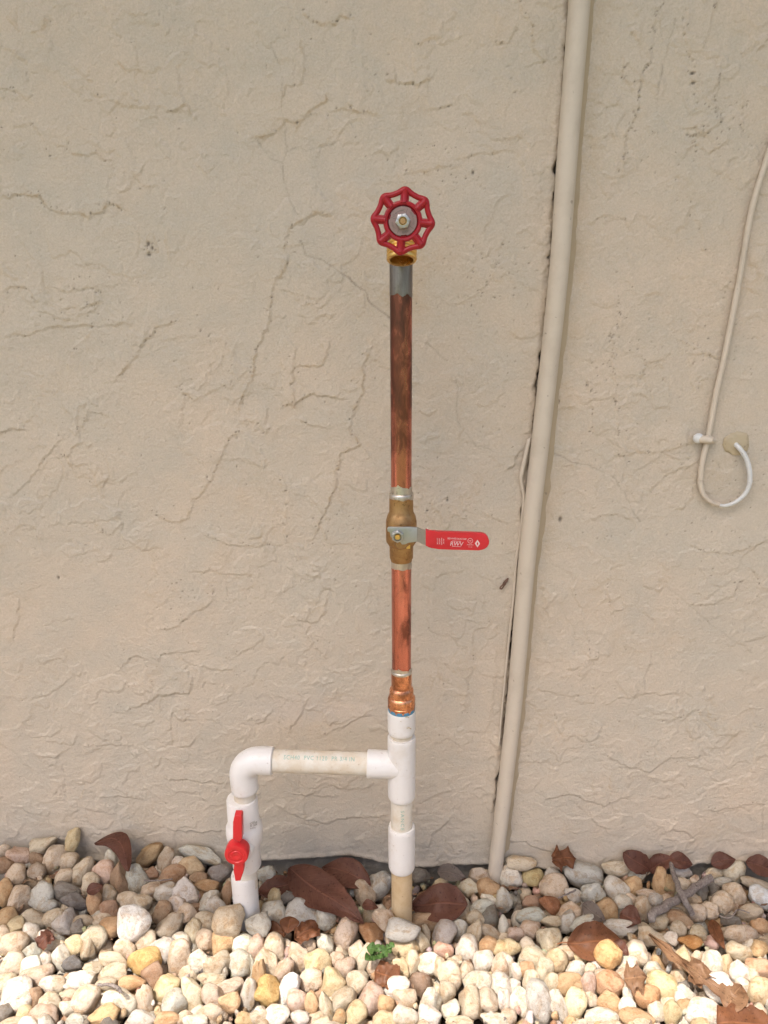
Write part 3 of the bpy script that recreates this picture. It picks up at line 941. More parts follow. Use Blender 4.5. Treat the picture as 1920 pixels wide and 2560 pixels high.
tp = [Z6(640,420), Z6(612,520), Z6(590,620), Z6(565,740), Z6(541,860), Z6(556,960), Z6(574,1060), Z6(568,1180), Z6(548,1380), Z6(515,1600), Z6(490,1780), Z6(474,1980), Z6(458,2200), ZF(560,160), ZF(536,380), ZF(512,620), ZF(496,800)]
tpp = [P(x, y, y=-0.003 - 0.0022 * math.sin(i * 0.55)) for i, (x, y) in enumerate(tp)]
tpath = smooth_path(tpp, 6)
trad = [max(0.0007, (0.0025 if i < 26 else 0.0021) * (1 - 0.45 * max(0, i - 50) / 50) * (1 + 0.25 * mnoise.noise(Vector((i * .3, 2, 2))))) for i in range(len(tpath))]
trad[0] = 0.0008; trad[1] = 0.0016
bm = bmesh.new(); add_tube(bm, tpath, trad, 12)
tc = obj("thin_cable", bm, M_CABLE)
tag(tc, "thin painted-over wire coming loose along the left side of the thick conduit", "wire")

bp = [P(*Z6(*q), y=-0.004) for q in ((402,1975),(375,2000),(345,2040),(318,2065),(312,2085),(330,2088),(350,2060),(372,2030))]
bm = bmesh.new()
add_tube(bm, smooth_path(bp, 5), 0.0009, 8)
add_tube(bm, [P(*Z6(*q), y=-0.0035) for q in ((400,1972),(380,2000),(356,2028),(338,2048))], [0.0008, 0.002, 0.0019, 0.0008], 10)
bs = obj("brown_scrap", bm, M_SCRAP)
tag(bs, "small brown curled scrap stuck to the wall left of the conduit", "scrap")

# coax cable on the right with clip, loop and sealed hole
rp = [(1918,394),(1880,520),(1848,700),(1811,891),(1790,985),(1773,1078)]
rp3 = top_extend([P(x, y, y=-0.0042) for x, y in rp], WALL_H - 0.01)
rp3 += [P(*Z5(*q), y=-0.0042) for q in ((600,470),(555,640),(522,800),(500,960),(492,1100))]
coax = empty("coax_cable", (rp3[-1].x, rp3[-1].y, rp3[-1].z))
tag(coax, "painted cable at the right edge ending in a small loop into the wall", "cable")
bm = bmesh.new(); pth = smooth_path(rp3, 8)
add_tube(bm, pth, [0.0032 + 0.0002 * mnoise.noise(Vector((1, 1, p.z * 40))) for p in pth], 14)
obj("cable_run", bm, M_CABLE, coax)
lp = [P(*Z5(*q), y=-yy) for q, yy in (((492,1090),.0042),((500,1200),.0048),((535,1330),.0055),((600,1430),.006),((700,1500),.0065),((850,1545),.007),((1000,1530),.0075),((1150,1450),.008),((1270,1330),.009),((1335,1180),.010),((1345,1030),.0105),((1330,890),.010),((1285,740),.009),((1215,620),.007),((1130,520),.004),((1060,460),-.003))]
lpath = smooth_path(lp, 6)
cut = 5 * 6
bm = bmesh.new(); add_tube(bm, [Vector((p.x, p.y + .0018, p.z)) for p in lpath[:cut]], [0.0032 - .0008 * i / cut for i in range(cut)], 12); obj("cable_bend", bm, M_CABLE, coax)
bm = bmesh.new(); add_tube(bm, lpath[cut - 1:], [(0.0020 + .0009 * min(1, i / 30)) + 0.00035 * mnoise.noise(Vector((i * .35, 0, 7))) for i in range(len(lpath[cut - 1:]))], 12)
obj("cable_loop", bm, M_LOOP, coax)
bm = bmesh.new()
ctr = P(*Z5(1130, 470), y=0)
bmesh.ops.create_icosphere(bm, subdivisions=4, radius=1.0)
for v in bm.verts:
    n = 1 + 0.25 * mnoise.noise(v.co * 1.5) + 0.1 * mnoise.noise(v.co * 5)
    v.co = Vector((ctr.x + v.co.x * 0.0155 * n, 0.0 - v.co.y * -0.0026 * n, ctr.z + v.co.z * 0.0135 * n))
obj("sealant_patch", bm, M_PUTTY, coax)
bm = bmesh.new()
a, b2 = P(*Z5(420, 385), y=-0.005), P(*Z5(640, 410), y=-0.008)
add_tube(bm, [a, (a + b2) / 2 + Vector((0, -.001, 0)), b2 + Vector((0, -.001, 0)), P(*Z5(730, 430), y=-0.002)], [0.0045, 0.0050, 0.0050, 0.003], 12, flat=(Vector((0, 0, 1)), 0.95))
clip = obj("cable_clip", bm, M_CABLE, coax)
bm = bmesh.new()
bmesh.ops.create_uvsphere(bm, u_segments=20, v_segments=12, radius=1.0)
q = P(*Z5(455, 385), y=-0.006)
for v in bm.verts:
    v.co = Vector((q.x + v.co.x * .0062, q.y + v.co.y * .0045, q.z + v.co.z * .0060))
obj("nail_head", bm, M_LOOP, clip)

# ------------------------------------------------------------------ the standpipe
PY = -0.10
Z1 = zoomer(860, 420, 300 / 1659.); Z2 = zoomer(900, 1180, 360 / 1659.); Z3 = zoomer(500, 1780, 600 / 1659.); Z4 = zoomer(920, 1620, 160 / 1475.)
A0 = P(1002.5, 640, y=PY); A1 = P(1004.5, 2330, y=PY)
def ax(py):
    z = P(1003, py, y=PY).z
    t = (z - A0.z) / (A1.z - A0.z)
    return A0.lerp(A1, t)
B0 = P(611, 1880, y=PY); B1 = P(622, 2330, y=PY)
def bx(py):
    z = P(616, py, y=PY).z
    t = (z - B0.z) / (B1.z - B0.z)
    return B0.lerp(B1, t)
base = Vector((A1.x, PY, 0))
sp = empty("standpipe", base)
tag(sp, "copper and white plastic standpipe with red handwheel tap and red lever valve", "water pipe")
UP = (A0 - A1).normalized()
def vlathe(fn, rows, name, m, parent, seg=40, jag=None, bm=None):
    """rows: (photo y, radius in m) measured on a vertical leg"""
    o = fn(rows[0][0])
    prof = [((fn(y) - o).dot(UP), r) for y, r in rows]
    own = bm is None
    bm = bm or bmesh.new()
    add_lathe(bm, o, UP, prof, seg, jag)
    return obj(name, bm, m, parent) if own else bm
def y4(v): return Z4(0, v)[1]
def y3(v): return Z3(0, v)[1]
def y2(v): return Z2(0, v)[1]
RC = 0.0111
# --- copper runs, solder
up_pipe = vlathe(ax, [(1250, RC), (1000, RC), (735, RC), (560, RC)], "copper_pipe", M_COPPER, sp)
vlathe(ax, [(738, RC + .0002), (733, RC + .0003), (700, RC + .0003), (600, RC + .0003), (570, RC + .0003)], "tinned_end", M_TIN, up_pipe, jag={0: .0028, 1: .0028})
vlathe(ax, [(1243, RC + .0005), (1238, RC + .0004), (1218, RC + .0003), (1212, RC + .0002)], "solder_band", M_SOLDER, up_pipe, jag={2: .003, 3: .0035})
lo_pipe = vlathe(ax, [(1700, RC), (1550, RC), (1390, RC)], "copper_pipe", M_COPPER, sp)
vlathe(ax, [(1417, RC + .0002), (1413, RC + .0004), (1398, RC + .0004)], "solder_band", M_SOLDER, lo_pipe, jag={0: .001, 1: .001})
vlathe(ax, [(1692, RC + .0004), (1685, RC + .0004), (1672, RC + .0003), (1666, RC + .0002)], "solder_band", M_SOLDER, lo_pipe, jag={2: .003, 3: .003})
# --- brass ball valve
rb, rB = 0.0129, 0.0168
bm = bmesh.new()
vlathe(ax, [(y2(1020), RC + .0005), (y2(1005), rb - .0012), (y2(985), rb), (y2(865), rb + .0001), (y2(840), rb + .0003)], "", None, None, bm=bm)
vlathe(ax, [(y2(842), rb + .0008), (y2(825), rB - .0022), (y2(795), rB - .0002), (y2(760), rB), (y2(640), rB), (y2(560), rB - .0001), (y2(525), rB - .0010), (y2(500), rB - .0016), (y2(478), rb + .0012), (y2(455), rb + .0002), (y2(300), rb - .0001), (y2(285), rb)], "", None, None, seg=48, bm=bm)
bon = ax(y2(735))
add_lathe(bm, bon, Vector((0, -1, 0)), [(0.008, .0095), (0.0165, .0092), (0.018, .0078), (0.0225, .0075), (0.0245, .006)], 32)
valve = obj("ball_valve", bm, M_BRASS, sp)
vlathe(ax, [(y2(292), rb + .0003), (y2(285), rb + .0004), (y2(250), rb + .0004), (y2(238), rb - .0002), (y2(233), RC + .0008)], "solder_collar", M_SOLDER, valve, jag={0: .002})
LY = PY - 0.027
def zz(u, v, y): return P(*Z2(u, v), y=y)
outl = [(312,655),(330,634),(560,634),(656,640),(658,803),(620,808),(560,812),(522,834),(482,836),(466,806),(400,792),(352,742),(345,692),(318,684)]
bm = bmesh.new()
add_prism(bm, [zz(u, v, LY) for u, v in outl], [zz(u, v, LY) + Vector((0, .0022, 0)) for u, v in outl], 0.0003)
LY2 = LY - 0.0085
jf = [zz(655,640,LY - .0002), zz(764,684,LY2), zz(764,852,LY2), zz(657,803,LY - .0002)]
add_prism(bm, jf, [p + Vector((0, .0022, 0)) for p in jf])
lever = obj("lever", bm, M_STEEL, valve)
gout = [(757,668),(780,676),(810,684),(900,690),(1050,694),(1150,698),(1300,703),(1395,707),(1425,713),(1455,728),(1478,757),(1491,800),(1486,835),(1467,868),(1440,888),(1410,900),(1370,904),(1250,900),(1050,896),(900,890),(830,882),(790,868),(757,852)]
bm = bmesh.new()
gy_ = LY2 - .0012
add_prism(bm, [zz(u, v, gy_) for u, v in gout], [zz(u, v, gy_) + Vector((0, .0048, 0)) for u, v in gout], 0.0011)
grip = obj("grip", bm, M_REDVINYL, valve)
# print on the grip
bm = bmesh.new()
ty = gy_ - 0.00015
o_ = zz(1112, 830, ty)
sx = (zz(1212, 834, ty) - o_) / 100.0
sz = (zz(1112, 730, ty) - o_) / 100.0
def on_grip(u, v, rot=0, shear=0.0):
    c, s = math.cos(rot), math.sin(rot)
    def fn(x, y):
        x2, y2_ = x * c - y * s + shear * y, x * s + y * c
        return o_ + sx * (u - 1112 + x2) + sz * (830 - v + y2_)
    return fn
add_text(bm, "RWV", 70, on_grip(1113, 830, 0, 0.2), 1.0, 0.95)
add_text(bm, "RED-WHITE VALVE CORP.", 30, on_grip(1120, 770), 0.9, 0.70)
for v in (796, 859):
    f_ = on_grip(1112, v)
    bm.faces.new([bm.verts.new(f_(x, y)) for x, y in ((-52, -1.8), (52, -1.8), (52, 1.8), (-52, 1.8))])
for i, w in enumerate(("600 WOG", "FIG 5044F", "ASTM B584", "150 WSP")):
    add_text(bm, w, 19, on_grip(893 + 24 * i, 806, math.pi / 2), 0.9, 0.95)
add_text(bm, "ANSI/NSF 61", 17, on_grip(1270, 833), 0.9, 0.9)
add_text(bm, "1/2 - 2 IN", 14, on_grip(1270, 858), 0.9, 0.9)
add_text(bm, "NSF", 19, on_grip(1270, 787), 0.9, 1.0)
f_ = on_grip(1270, 786)
ring = [[bm.verts.new(f_(r * math.cos(a), r * math.sin(a))) for r in (26, 30)] for a in [2 * math.pi * k / 28 for k in range(28)]]
for k in range(28):
    bm.faces.new((ring[k][0], ring[k][1], ring[(k + 1) % 28][1], ring[(k + 1) % 28][0]))
f_ = on_grip(1353, 815)
outer = [(0, 44), (30, 0), (0, -44), (-30, 0)]; inner = [(0, 22), (11, -4), (0, -20), (-11, -4)]
vo = [bm.verts.new(f_(*q)) for q in outer]; vi = [bm.verts.new(f_(*q)) for q in inner]
for k in range(4):
    bm.faces.new((vo[k], vo[(k + 1) % 4], vi[(k + 1) % 4], vi[k]))
obj("lettering", bm, M_INKW, valve, smooth=False)
# lever nut and stem
def hexnut(c, axis, r, h, hole, twist=0.0):
    bm = bmesh.new()
    u, v, a = frame(axis)
    def rw(d, rr, n): return [bm.verts.new(c + a * d + (u * math.cos(2 * math.pi * k / n + twist) + v * math.sin(2 * math.pi * k / n + twist)) * rr) for k in range(n)]
    n = 24
    def hexr(k, rr):
        t = (2 * math.pi * k / n) % (math.pi / 3)
        return rr * math.cos(math.pi / 6) / math.cos(t - math.pi / 6)
    rows = []
    for d, rr, hx in ((0, r, 1), (h * .9, r, 1), (h, r * .84, 0), (h, hole, 0), (h * .4, hole, 0)):
        row = []
        for k in range(n):
            q = hexr(k, rr) if hx else rr
            t = 2 * math.pi * k / n + twist
            row.append(bm.verts.new(c + a * d + (u * math.cos(t) + v * math.sin(t)) * q))
        rows.append(row)
    for i in range(len(rows) - 1):
        for k in range(n):
            bm.faces.new((rows[i][k], rows[i][(k + 1) % n], rows[i + 1][(k + 1) % n], rows[i + 1][k]))
    bm.faces.new(rows[-1])
    return bm
nc = zz(434, 735, LY)
obj("hex_nut", hexnut(nc + Vector((0, -.0001, 0)), Vector((0, -1, 0)), 0.0068, 0.0042, 0.0043, 0.5), M_STEEL, valve)
bm = bmesh.new()
add_lathe(bm, nc, Vector((0, -1, 0)), [(0.001, .0031), (0.0044, .0031), (0.0050, .0027)], 20)
q = 0.0017
add_box(bm, (nc.x - q, nc.y - 0.0062, nc.z - q), (nc.x + q, nc.y - 0.005, nc.z + q))
obj("valve_stem", bm, M_BRASSB, valve)
bm = bmesh.new()
q = zz(436, 828, PY - .0165)
add_box(bm, (q.x - .0027, q.y - .003, q.z - .002), (q.x + .0027, q.y + .004, q.z + .0022))
q = zz(556, 855, PY - .0125)
add_box(bm, (q.x - .002, q.y - .002, q.z - .0022), (q.x + .002, q.y + .006, q.z + .0022))
obj("stop_lug", bm, M_BRASSB, valve)
# --- copper adapter into plastic
bm = bmesh.new()
vlathe(ax, [(y4(905), .0117), (y4(880), .0119), (y4(560), .0119), (y4(540), .0120)], "", None, None, bm=bm)
vlathe(ax, [(y4(1100), .0138), (y4(1070), .0142), (y4(960), .0141), (y4(925), .0135), (y4(890), .0119)], "", None, None, seg=24, bm=bm)
adap = obj("copper_adapter", bm, M_COPPER2, sp)
bm = bmesh.new()
o = ax(y4(1400))
pr = [((ax(y4(v)) - o).dot(UP), r) for v, r in ((1400, .0158), (1375, .0162), (1300, .0163), (1292, .0158), (1262, .0158), (1255, .0163), (1150, .0163), (1115, .0157), (1090, .0143))]
add_lathe(bm, o, UP, pr, 12, cap=True, twist=0.12)
obj("hex_collar", bm, M_COPPER2, adap)
vlathe(ax, [(y4(560), .0121), (y4(545), .0123), (y4(515), .0123), (y4(500), .0119), (y4(495), RC + .0003)], "solder_ring", M_SOLDER, adap)
bm = bmesh.new()
vlathe(ax, [(y4(1470), .0155), (y4(1440), .0159), (y4(1350), .0160), (y4(1330), .0150)], "", None, None, bm=bm)
obj("primer_ring", bm, M_BLUE, adap)
# --- plastic fittings on the right leg
RP, RFT = 0.0133, 0.0168
def fitting(fn, ya, yb, r, name, parent, bm=None):
    """a socket fitting from photo y ya (top) to yb (bottom), with softened open rims"""
    rows = [(yb, RP + .0003), (yb, r - .0010), (yb - 4, r - .0001), (yb - 10, r), (ya + 10, r), (ya + 4, r - .0001), (ya, r - .0010), (ya, RP + .0003)]
    return vlathe(fn, rows, name, M_PVC, parent, bm=bm)
adp = fitting(ax, y4(1400), y4(1920), .0165, "plastic_adapter", sp)
bm = bmesh.new()
for du, dv, s in ((905, 1595, .0010), (945, 1850, .0012), (760, 1700, .0008)):
    q = P(*Z4(du, dv), y=PY - .0158)
    add_tube(bm, [q + Vector((-s * 2, 0, 0)), q + Vector((-s * .5, -.0006, s)), q + Vector((s, -.0005, s * .4)), q + Vector((s * 2, .0002, -s))], s * .45, 6)
obj("glue_drip", bm, M_PUTTY, adp)
vlathe(ax, [(1880, RP), (1800, RP)], "plastic_pipe", M_PVCPIPE, sp)
bm = bmesh.new()
fitting(ax, y3(165), y3(586), RFT, "", None, bm=bm)
HA = P(*Z3(1393, 365), y=PY)           # height of the cross pipe at the right leg
HB = P(*Z3(291, 331), y=PY)            # at the elbow
hd = (HB - HA).normalized()
hl = (HB - HA).length
xl = (P(*Z3(1155, 365), y=PY) - HA).length
add_lathe(bm, HA, hd, [(0.004, .0166), (xl - .003, .0170), (xl - .001, .0168), (xl, .0160), (xl, RP + .0003), (xl - .006, RP)], 40)
obj("tee_fitting", bm, M_PVC, sp)
bm = bmesh.new()
xr = (P(*Z3(505, 335), y=PY) - HA).length
add_lathe(bm, HA, hd, [(xl - .012, RP + .0003), (xr + .012, RP + .0003)], 40)
cross = obj("plastic_pipe", bm, M_PVCPIPE, sp)
# elbow
bm = bmesh.new()
ER = 0.021
dn = -UP
c0 = HB - hd * ER + dn * ER
arc = []
for k in range(11):
    t = k / 10 * math.pi / 2
    arc.append(c0 - dn * ER * math.cos(t) + hd * ER * math.sin(t))
end1 = HA + hd * xr
end2 = bx(y3(538))
def lerp(a, b, t): return a + (b - a) * t
pth = [end1, lerp(end1, arc[0], .06), lerp(end1, arc[0], .15), lerp(end1, arc[0], .9)] + arc + [lerp(arc[-1], end2, .2), lerp(arc[-1], end2, .85), lerp(arc[-1], end2, .94), end2]
rr = [.0158, .0168, .0169, .0169] + [.0167] * 11 + [.0167, .0167, .0166, .0157]
add_tube(bm, pth, rr, 40)
obj("elbow_fitting", bm, M_PVC, sp)
vlathe(ax, [(y3(870), RP), (y3(580), RP)], "plastic_pipe", M_PVCPIPE, sp)
fitting(ax, y3(785), y3(1074), RFT, "coupling", sp)
vlathe(ax, [(2420, RP), (y3(1060), RP)], "plastic_pipe", M_PVCLOW, sp)
# left leg
vlathe(bx, [(y3(680), RP), (y3(500), RP)], "plastic_pipe", M_PVCPIPE, sp)
bm = bmesh.new()
vlathe(bx, [(y3(1060), RP), (y3(1060), .0170), (y3(1050), .0180), (y3(940), .0181), (y3(915), .0190), (y3(885), .0212), (y3(845), .0228), (y3(815), .0231), (y3(785), .0226), (y3(765), .0206), (y3(752), .0195), (y3(602), .0191), (y3(592), .0181), (y3(590), RP + .0004)], "", None, None, bm=bm, seg=48)
vb = bx(y3(870))
add_lathe(bm, vb, Vector((0, -1, 0)), [(0.010, .0135), (0.0225, .0130), (0.026, .0115)], 32)
pv = obj("plastic_ball_valve", bm, M_PVC, sp)
# red T handle
hc = P(*Z3(262, 950), y=PY - 0.030)
bm = bmesh.new()
add_lathe(bm, hc, Vector((0, -1, 0)), [(-0.004, .0140), (0.0, .0145), (0.009, .0145), (0.0105, .0138), (0.0112, .0105), (0.0112, .0098), (0.0104, .0092), (0.0104, .0068), (0.0112, .0062), (0.0112, .003), (0.0108, .0024)], 40)
def wing(pts, y0, th):
    f = [P(*Z3(*q), y=y0) for q in pts]
    add_prism(bm, f, [p + Vector((0, th, 0)) for p in f], 0.0012)
wing([(238,716),(281,716),(288,726),(291,880),(272,900),(226,880),(228,760)], hc.y - .0085, .0095)
wing([(238,1030),(290,1020),(301,1060),(301,1105),(279,1168),(244,1171),(231,1100)], hc.y - .0085, .0095)
th = obj("valve_handle", bm, M_REDPLASTIC, pv)
fitting(bx, y3(1116), y3(1560), .0166, "coupling", sp)
vlathe(bx, [(y3(1200), RP), (y3(1030), RP)], "plastic_pipe", M_PVCPIPE, sp)
# print wrapped round the pipes
def on_leg(fn, py, ang, r):
    c = fn(py)
    def f(x, y):
        t = ang + x / r
        return c + Vector((math.sin(t) * r, -math.cos(t) * r, 0)) + UP * y
    return f
def turned(f): return lambda x, y: f(y, -x)
bm = bmesh.new()
add_text(bm, "SANCE", .0062, turned(on_leg(ax, y3(700), 0.06, RP + .00025)), 1.35, 1.25)
obj("lettering", bm, M_INKG, sp, smooth=False)
bm = bmesh.new()
for i, w in enumerate(("Dec 2", "2019 L", "808")):
    add_text(bm, w, .0044, turned(on_leg(bx, y3(720), 0.52 + 0.17 * i, .0197)), 1.0, 0.9)
obj("lettering", bm, M_INKD, pv, smooth=False)
bm = bmesh.new()
mid = HA + hd * ((xl + xr) / 2)
def on_cross(du, ang):
    def f(x, y):
        t = ang + y / RP
        return mid - hd * (x + du) + Vector((0, -math.cos(t), math.sin(t))) * (RP + .0006)
    return f
add_text(bm, "SCH40  PVC 1120  PR 3/4 IN", .0072, on_cross(0.0, 0.95), 1.15, 0.85)
obj("lettering", bm, M_INKG, cross, smooth=False)

# --- hose bib with handwheel
wc = P(*Z1(813, 737), y=-0.176)
bib_c = Vector((A0.x, PY, wc.z))
bm = bmesh.new()
add_lathe(bm, ax(600), UP, [(0.0, RC + .0016), (0.014, RC + .0016), ((bib_c - ax(600)).length, RC + .001), ((bib_c - ax(600)).length + .011, RC * .7), ((bib_c - ax(600)).length + .013, RC * .3)], 32)
add_lathe(bm, bib_c, Vector((0, -1, 0)), [(0.0, .0115), (0.016, .0120), (0.030, .0125), (0.040, .0115), (0.042, .0095), (0.052, .0090), (0.056, .0075)], 32)
rim = P(*Z1(797, 1277), y=-0.143)
sd = Vector((0.0, -0.40, -0.917)).normalized()
s0 = rim - sd * 0.030
add_lathe(bm, s0, sd, [(-0.004, .0095), (0.0, .0115), (0.010, .0122), (0.014, .0124)], 32)
bib = obj("hose_bib", bm, M_BRASS, sp)
bm = bmesh.new()
prof = [(0.008, .0118), (0.0125, .0122)]
for k in range(4):
    d = 0.0135 + k * 0.0032
    prof += [(d, .0126), (d + .0011, .0140), (d + .0018, .0140), (d + .0029, .0126)]
prof += [(0.0268, .0139), (0.0290, .0141), (0.0300, .0135), (0.0300, .0108), (0.0285, .0106), (0.012, .0104), (0.010, .006), (0.0098, .0005)]
add_lathe(bm, s0, sd, prof, 48)
obj("spout", bm, M_BRASSB, bib)
bm = bmesh.new()
add_lathe(bm, bib_c + Vector((0, -.05, 0)), (wc - (bib_c + Vector((0, -.05, 0)))), [(0, .0045), (0.024, .0045), (0.0295, .0045)], 20)
obj("valve_stem", bm, M_BRASSB, bib)
bm = bmesh.new()
N = 128
FW = Vector((0, -1, 0))
def wp(r, t, d=0.0): return wc + Vector((math.sin(t) * r, -d, math.cos(t) * r))
T0 = R(4.5)
rimpts = []
rimrad = []
for k in range(N):
    t = 2 * math.pi * k / N
    lobe = 0.5 + 0.5 * math.cos(8 * (t - T0))
    rimpts.append(wp(0.0231 + 0.0022 * lobe ** 1.4, t, -0.0005))
    rimrad.append(0.0024 + 0.0007 * lobe ** 4)
add_tube(bm, rimpts, rimrad, 16, closed=True)
for k in range(8):
    t = T0 + k * math.pi / 4
    a, b2, c2 = wp(.0150, t, .0012), wp(.0205, t, .0004), wp(.0250, t, .0002)
    side = Vector((math.cos(t), 0, -math.sin(t)))
    for w, r0 in ((0, .0027),):
        add_tube(bm, [a, lerp(a, b2, .4), b2, lerp(b2, c2, .5), c2, wp(.0262, t, 0)], [r0, r0, r0 * 1.02, r0 * 1.1, r0 * 1.2, r0 * .9], 12, flat=(FW, 1.0))
    for s in (-1, 1):
        add_tube(bm, [wp(.0150, t, .0) + side * s * .0023, wp(.0200, t, -.0003) + side * s * .0024, wp(.0240, t, -.0005) + side * s * .0030], .0014, 8)
# hub ring with a dished front
ringprof = [(-.0025, .0128), (-.0025, .0165), (0.0, .0172), (0.0016, .0168), (0.0024, .0155), (0.0022, .0139), (0.0010, .0131), (-.0002, .0127)]
add_lathe(bm, wc, FW, ringprof + [ringprof[0]], 64, cap=False)
add_lathe(bm, wc, FW, [(-.0030, .0120), (-.0028, .0129), (-.0008, .0129), (-.0006, .0120)], 48)
wheel = obj("handwheel", bm, M_REDCAST, bib)
bm = bmesh.new()
n = 72
rows = []
for d, rr in ((-.0006, .0125), (.0006, .0125), (.0010, .0121), (.0010, .004)):
    row = []
    for k in range(n):
        t = 2 * math.pi * k / n
        notch = any(abs((t - tn + math.pi) % (2 * math.pi) - math.pi) < 0.20 for tn in (R(50), R(176), R(287)))
        q = min(rr, .0112 if notch else rr)
        row.append(bm.verts.new(wp(q, t, d)))
    rows.append(row)
for i in range(3):
    for k in range(n):
        bm.faces.new((rows[i][k], rows[i][(k + 1) % n], rows[i + 1][(k + 1) % n], rows[i + 1][k]))
obj("name_plate", bm, M_PLATE, bib)
bm = bmesh.new()
def arc_text(word, size, mid_deg, r, flip=False):
    def f(x, y):
        if flip:
            t = R(mid_deg) - x / r
            return wp(r - y, t, .00125)
        t = R(mid_deg) + x / r
        return wp(r + y, t, .00125)
    add_text(bm, word, size, f, 1.0, 0.85)
arc_text("O", .0030, -59, .0089)
arc_text("C", .0030, 6, .0089)
arc_text("CHINA", .0025, 246, .0092)
arc_text("RWV", .0030, 165, .0093, True)
arc_text("FIG.TR 1/2 HD", .0021, 73, .0094)
for dg in (22, 123, 206, 287):
    t = R(dg)
    w = Vector((math.cos(t), 0, -math.sin(t))) * .00016
    bm.faces.new([bm.verts.new(p) for p in (wp(.0066, t, .0012) - w, wp(.0112, t, .0012) - w, wp(.0112, t, .0012) + w, wp(.0066, t, .0012) + w)])
for k in range(8):
    a, b2 = R(-44 + k * 5), R(-44 + (k + 1) * 5)
    bm.faces.new([bm.verts.new(p) for p in (wp(.0087, a, .0012), wp(.0091, a, .0012), wp(.0091, b2, .0012), wp(.0087, b2, .0012))])
for tip, bk in ((-48, -41), (1, -6)):
    bm.faces.new([bm.verts.new(p) for p in (wp(.0089, R(tip), .0012), wp(.0096, R(bk), .0012), wp(.0082, R(bk), .0012))])
obj("lettering", bm, M_INKD, bib, smooth=False)
obj("hex_nut", hexnut(wc + Vector((0, -.0012, 0)), FW, 0.0068, 0.0050, 0.0036, 0.15), M_STEEL, bib)
bm = bmesh.new()
add_lathe(bm, wc, FW, [(0.002, .0029), (0.0052, .0029), (0.0058, .0025)], 20)
obj("stem_tip", bm, M_BRASS, bib)

# ------------------------------------------------------------------ pebbles
COLS = {'W': (.63, .575, .485), 'C': (.55, .462, .345), 'T': (.49, .405, .30), 'O': (.48, .33, .185), 'B': (.34, .225, .145), 'G': (.48, .46, .40),
        'P': (.50, .385, .295), 'D': (.20, .18, .155), 'Y': (.54, .43, .265)}
Q1 = zoomer(0, 2060, .3978); Q2 = zoomer(620, 2060, .3978); Q3 = zoomer(1260, 2060, .3978)
PEB1 = """270 135 180 100 -15 C|25 165 80 70 0 C|115 215 140 110 0 P|30 265 110 100 20 B|100 320 120 130 0 T|235 215 90 80 0 B|235 295 100 95 0 T|340 225 130 165 10 C|435 235 110 115 0 C
400 335 120 90 -20 T|515 300 110 190 30 C|460 95 80 140 15 Y r|655 305 130 150 0 P|700 215 70 110 -25 W|760 360 130 220 5 B r|940 190 180 100 -45 O|1040 240 100 190 10 T|1265 190 260 95 20 G r
1205 270 150 120 10 Y|1120 250 80 90 0 W|1390 305 150 120 10 D r|870 340 130 180 -10 G r|955 310 80 80 0 B|1080 320 170 110 -20 B|1295 385 150 80 15 O r|1245 340 110 70 0 B|950 420 120 90 0 T
1040 440 140 120 -20 G|1165 435 150 190 -10 G r|1425 440 70 150 5 B|1110 505 110 110 0 W r|1310 490 130 140 0 G|1360 530 120 140 20 G|30 440 100 170 0 O|135 475 140 180 15 T|265 460 150 170 10 G r
310 515 100 70 -25 G|420 430 160 100 15 D|470 490 170 100 0 D r|590 505 90 150 0 O|690 545 130 140 30 B|690 440 90 120 0 C|800 490 120 110 0 T|885 490 130 90 10 C|560 380 100 130 30 C
50 590 130 120 0 O r|210 600 150 110 20 T|330 600 150 110 -35 T|420 610 150 150 20 G r|530 610 130 70 0 T|640 600 110 80 -10 T|1060 640 160 170 10 T|1020 560 130 160 0 B|1170 570 130 120 0 C
1290 620 130 110 10 C|1440 610 190 180 -20 T|105 640 120 110 0 Y r|15 690 80 100 0 C|200 690 90 130 -10 W|280 715 100 80 0 W r|490 650 80 110 10 D r|590 720 170 150 0 T|690 660 150 120 -15 O
85 760 190 150 -20 P|205 800 110 100 0 G r|340 770 120 90 -15 C|465 765 110 120 10 Y|545 795 100 130 0 T r|390 850 130 150 0 W|90 880 140 150 -25 C|190 900 140 120 -20 W
290 865 80 120 -15 W|585 905 120 80 0 C r|715 850 170 90 5 T r|790 780 130 110 15 C|915 740 120 140 15 C|1020 790 160 140 0 G r|1140 840 150 240 10 T r|1140 730 120 90 10 W|1210 675 100 150 10 C
1290 740 130 140 0 T r|1415 755 170 190 15 O r|1530 770 120 130 0 W|1610 780 90 150 20 P|1255 870 130 160 0 W r|1370 890 180 150 -15 T r|1515 890 170 160 0 G r|220 970 230 130 -20 P|50 1010 130 120 0 C
310 1015 120 110 -20 W|710 940 170 120 -10 T r|830 1000 160 90 -5 O|665 1010 120 80 0 C|965 960 140 140 -30 B r|1210 1065 130 220 -10 C|1325 985 160 80 5 C|1450 1025 180 110 -5 C
1560 1080 90 210 5 W|1630 990 90 280 0 O|100 1100 200 200 -30 W|310 1150 130 170 -5 C|215 1090 100 120 10 B r|540 1110 200 160 -35 C|420 1160 100 80 0 W|435 1080 120 80 0 C|760 1110 200 150 10 W
905 1110 110 180 -10 C|660 1210 180 130 -20 O r|890 1225 160 100 0 G|265 1210 190 140 0 P|1100 1120 140 150 0 G|1335 1090 130 150 0 P|1445 1125 130 120 0 O r|1335 1190 180 110 15 C|1225 1245 150 80 0 W
1045 1235 150 90 0 O|1160 1215 90 80 0 T|1540 1230 110 90 0 O r|90 1250 150 60 0 T|475 1235 110 80 0 G r|1640 1210 90 120 0 W|160 1200 100 110 0 Y|30 1190 110 120 0 D|360 1010 100 100 0 C"""
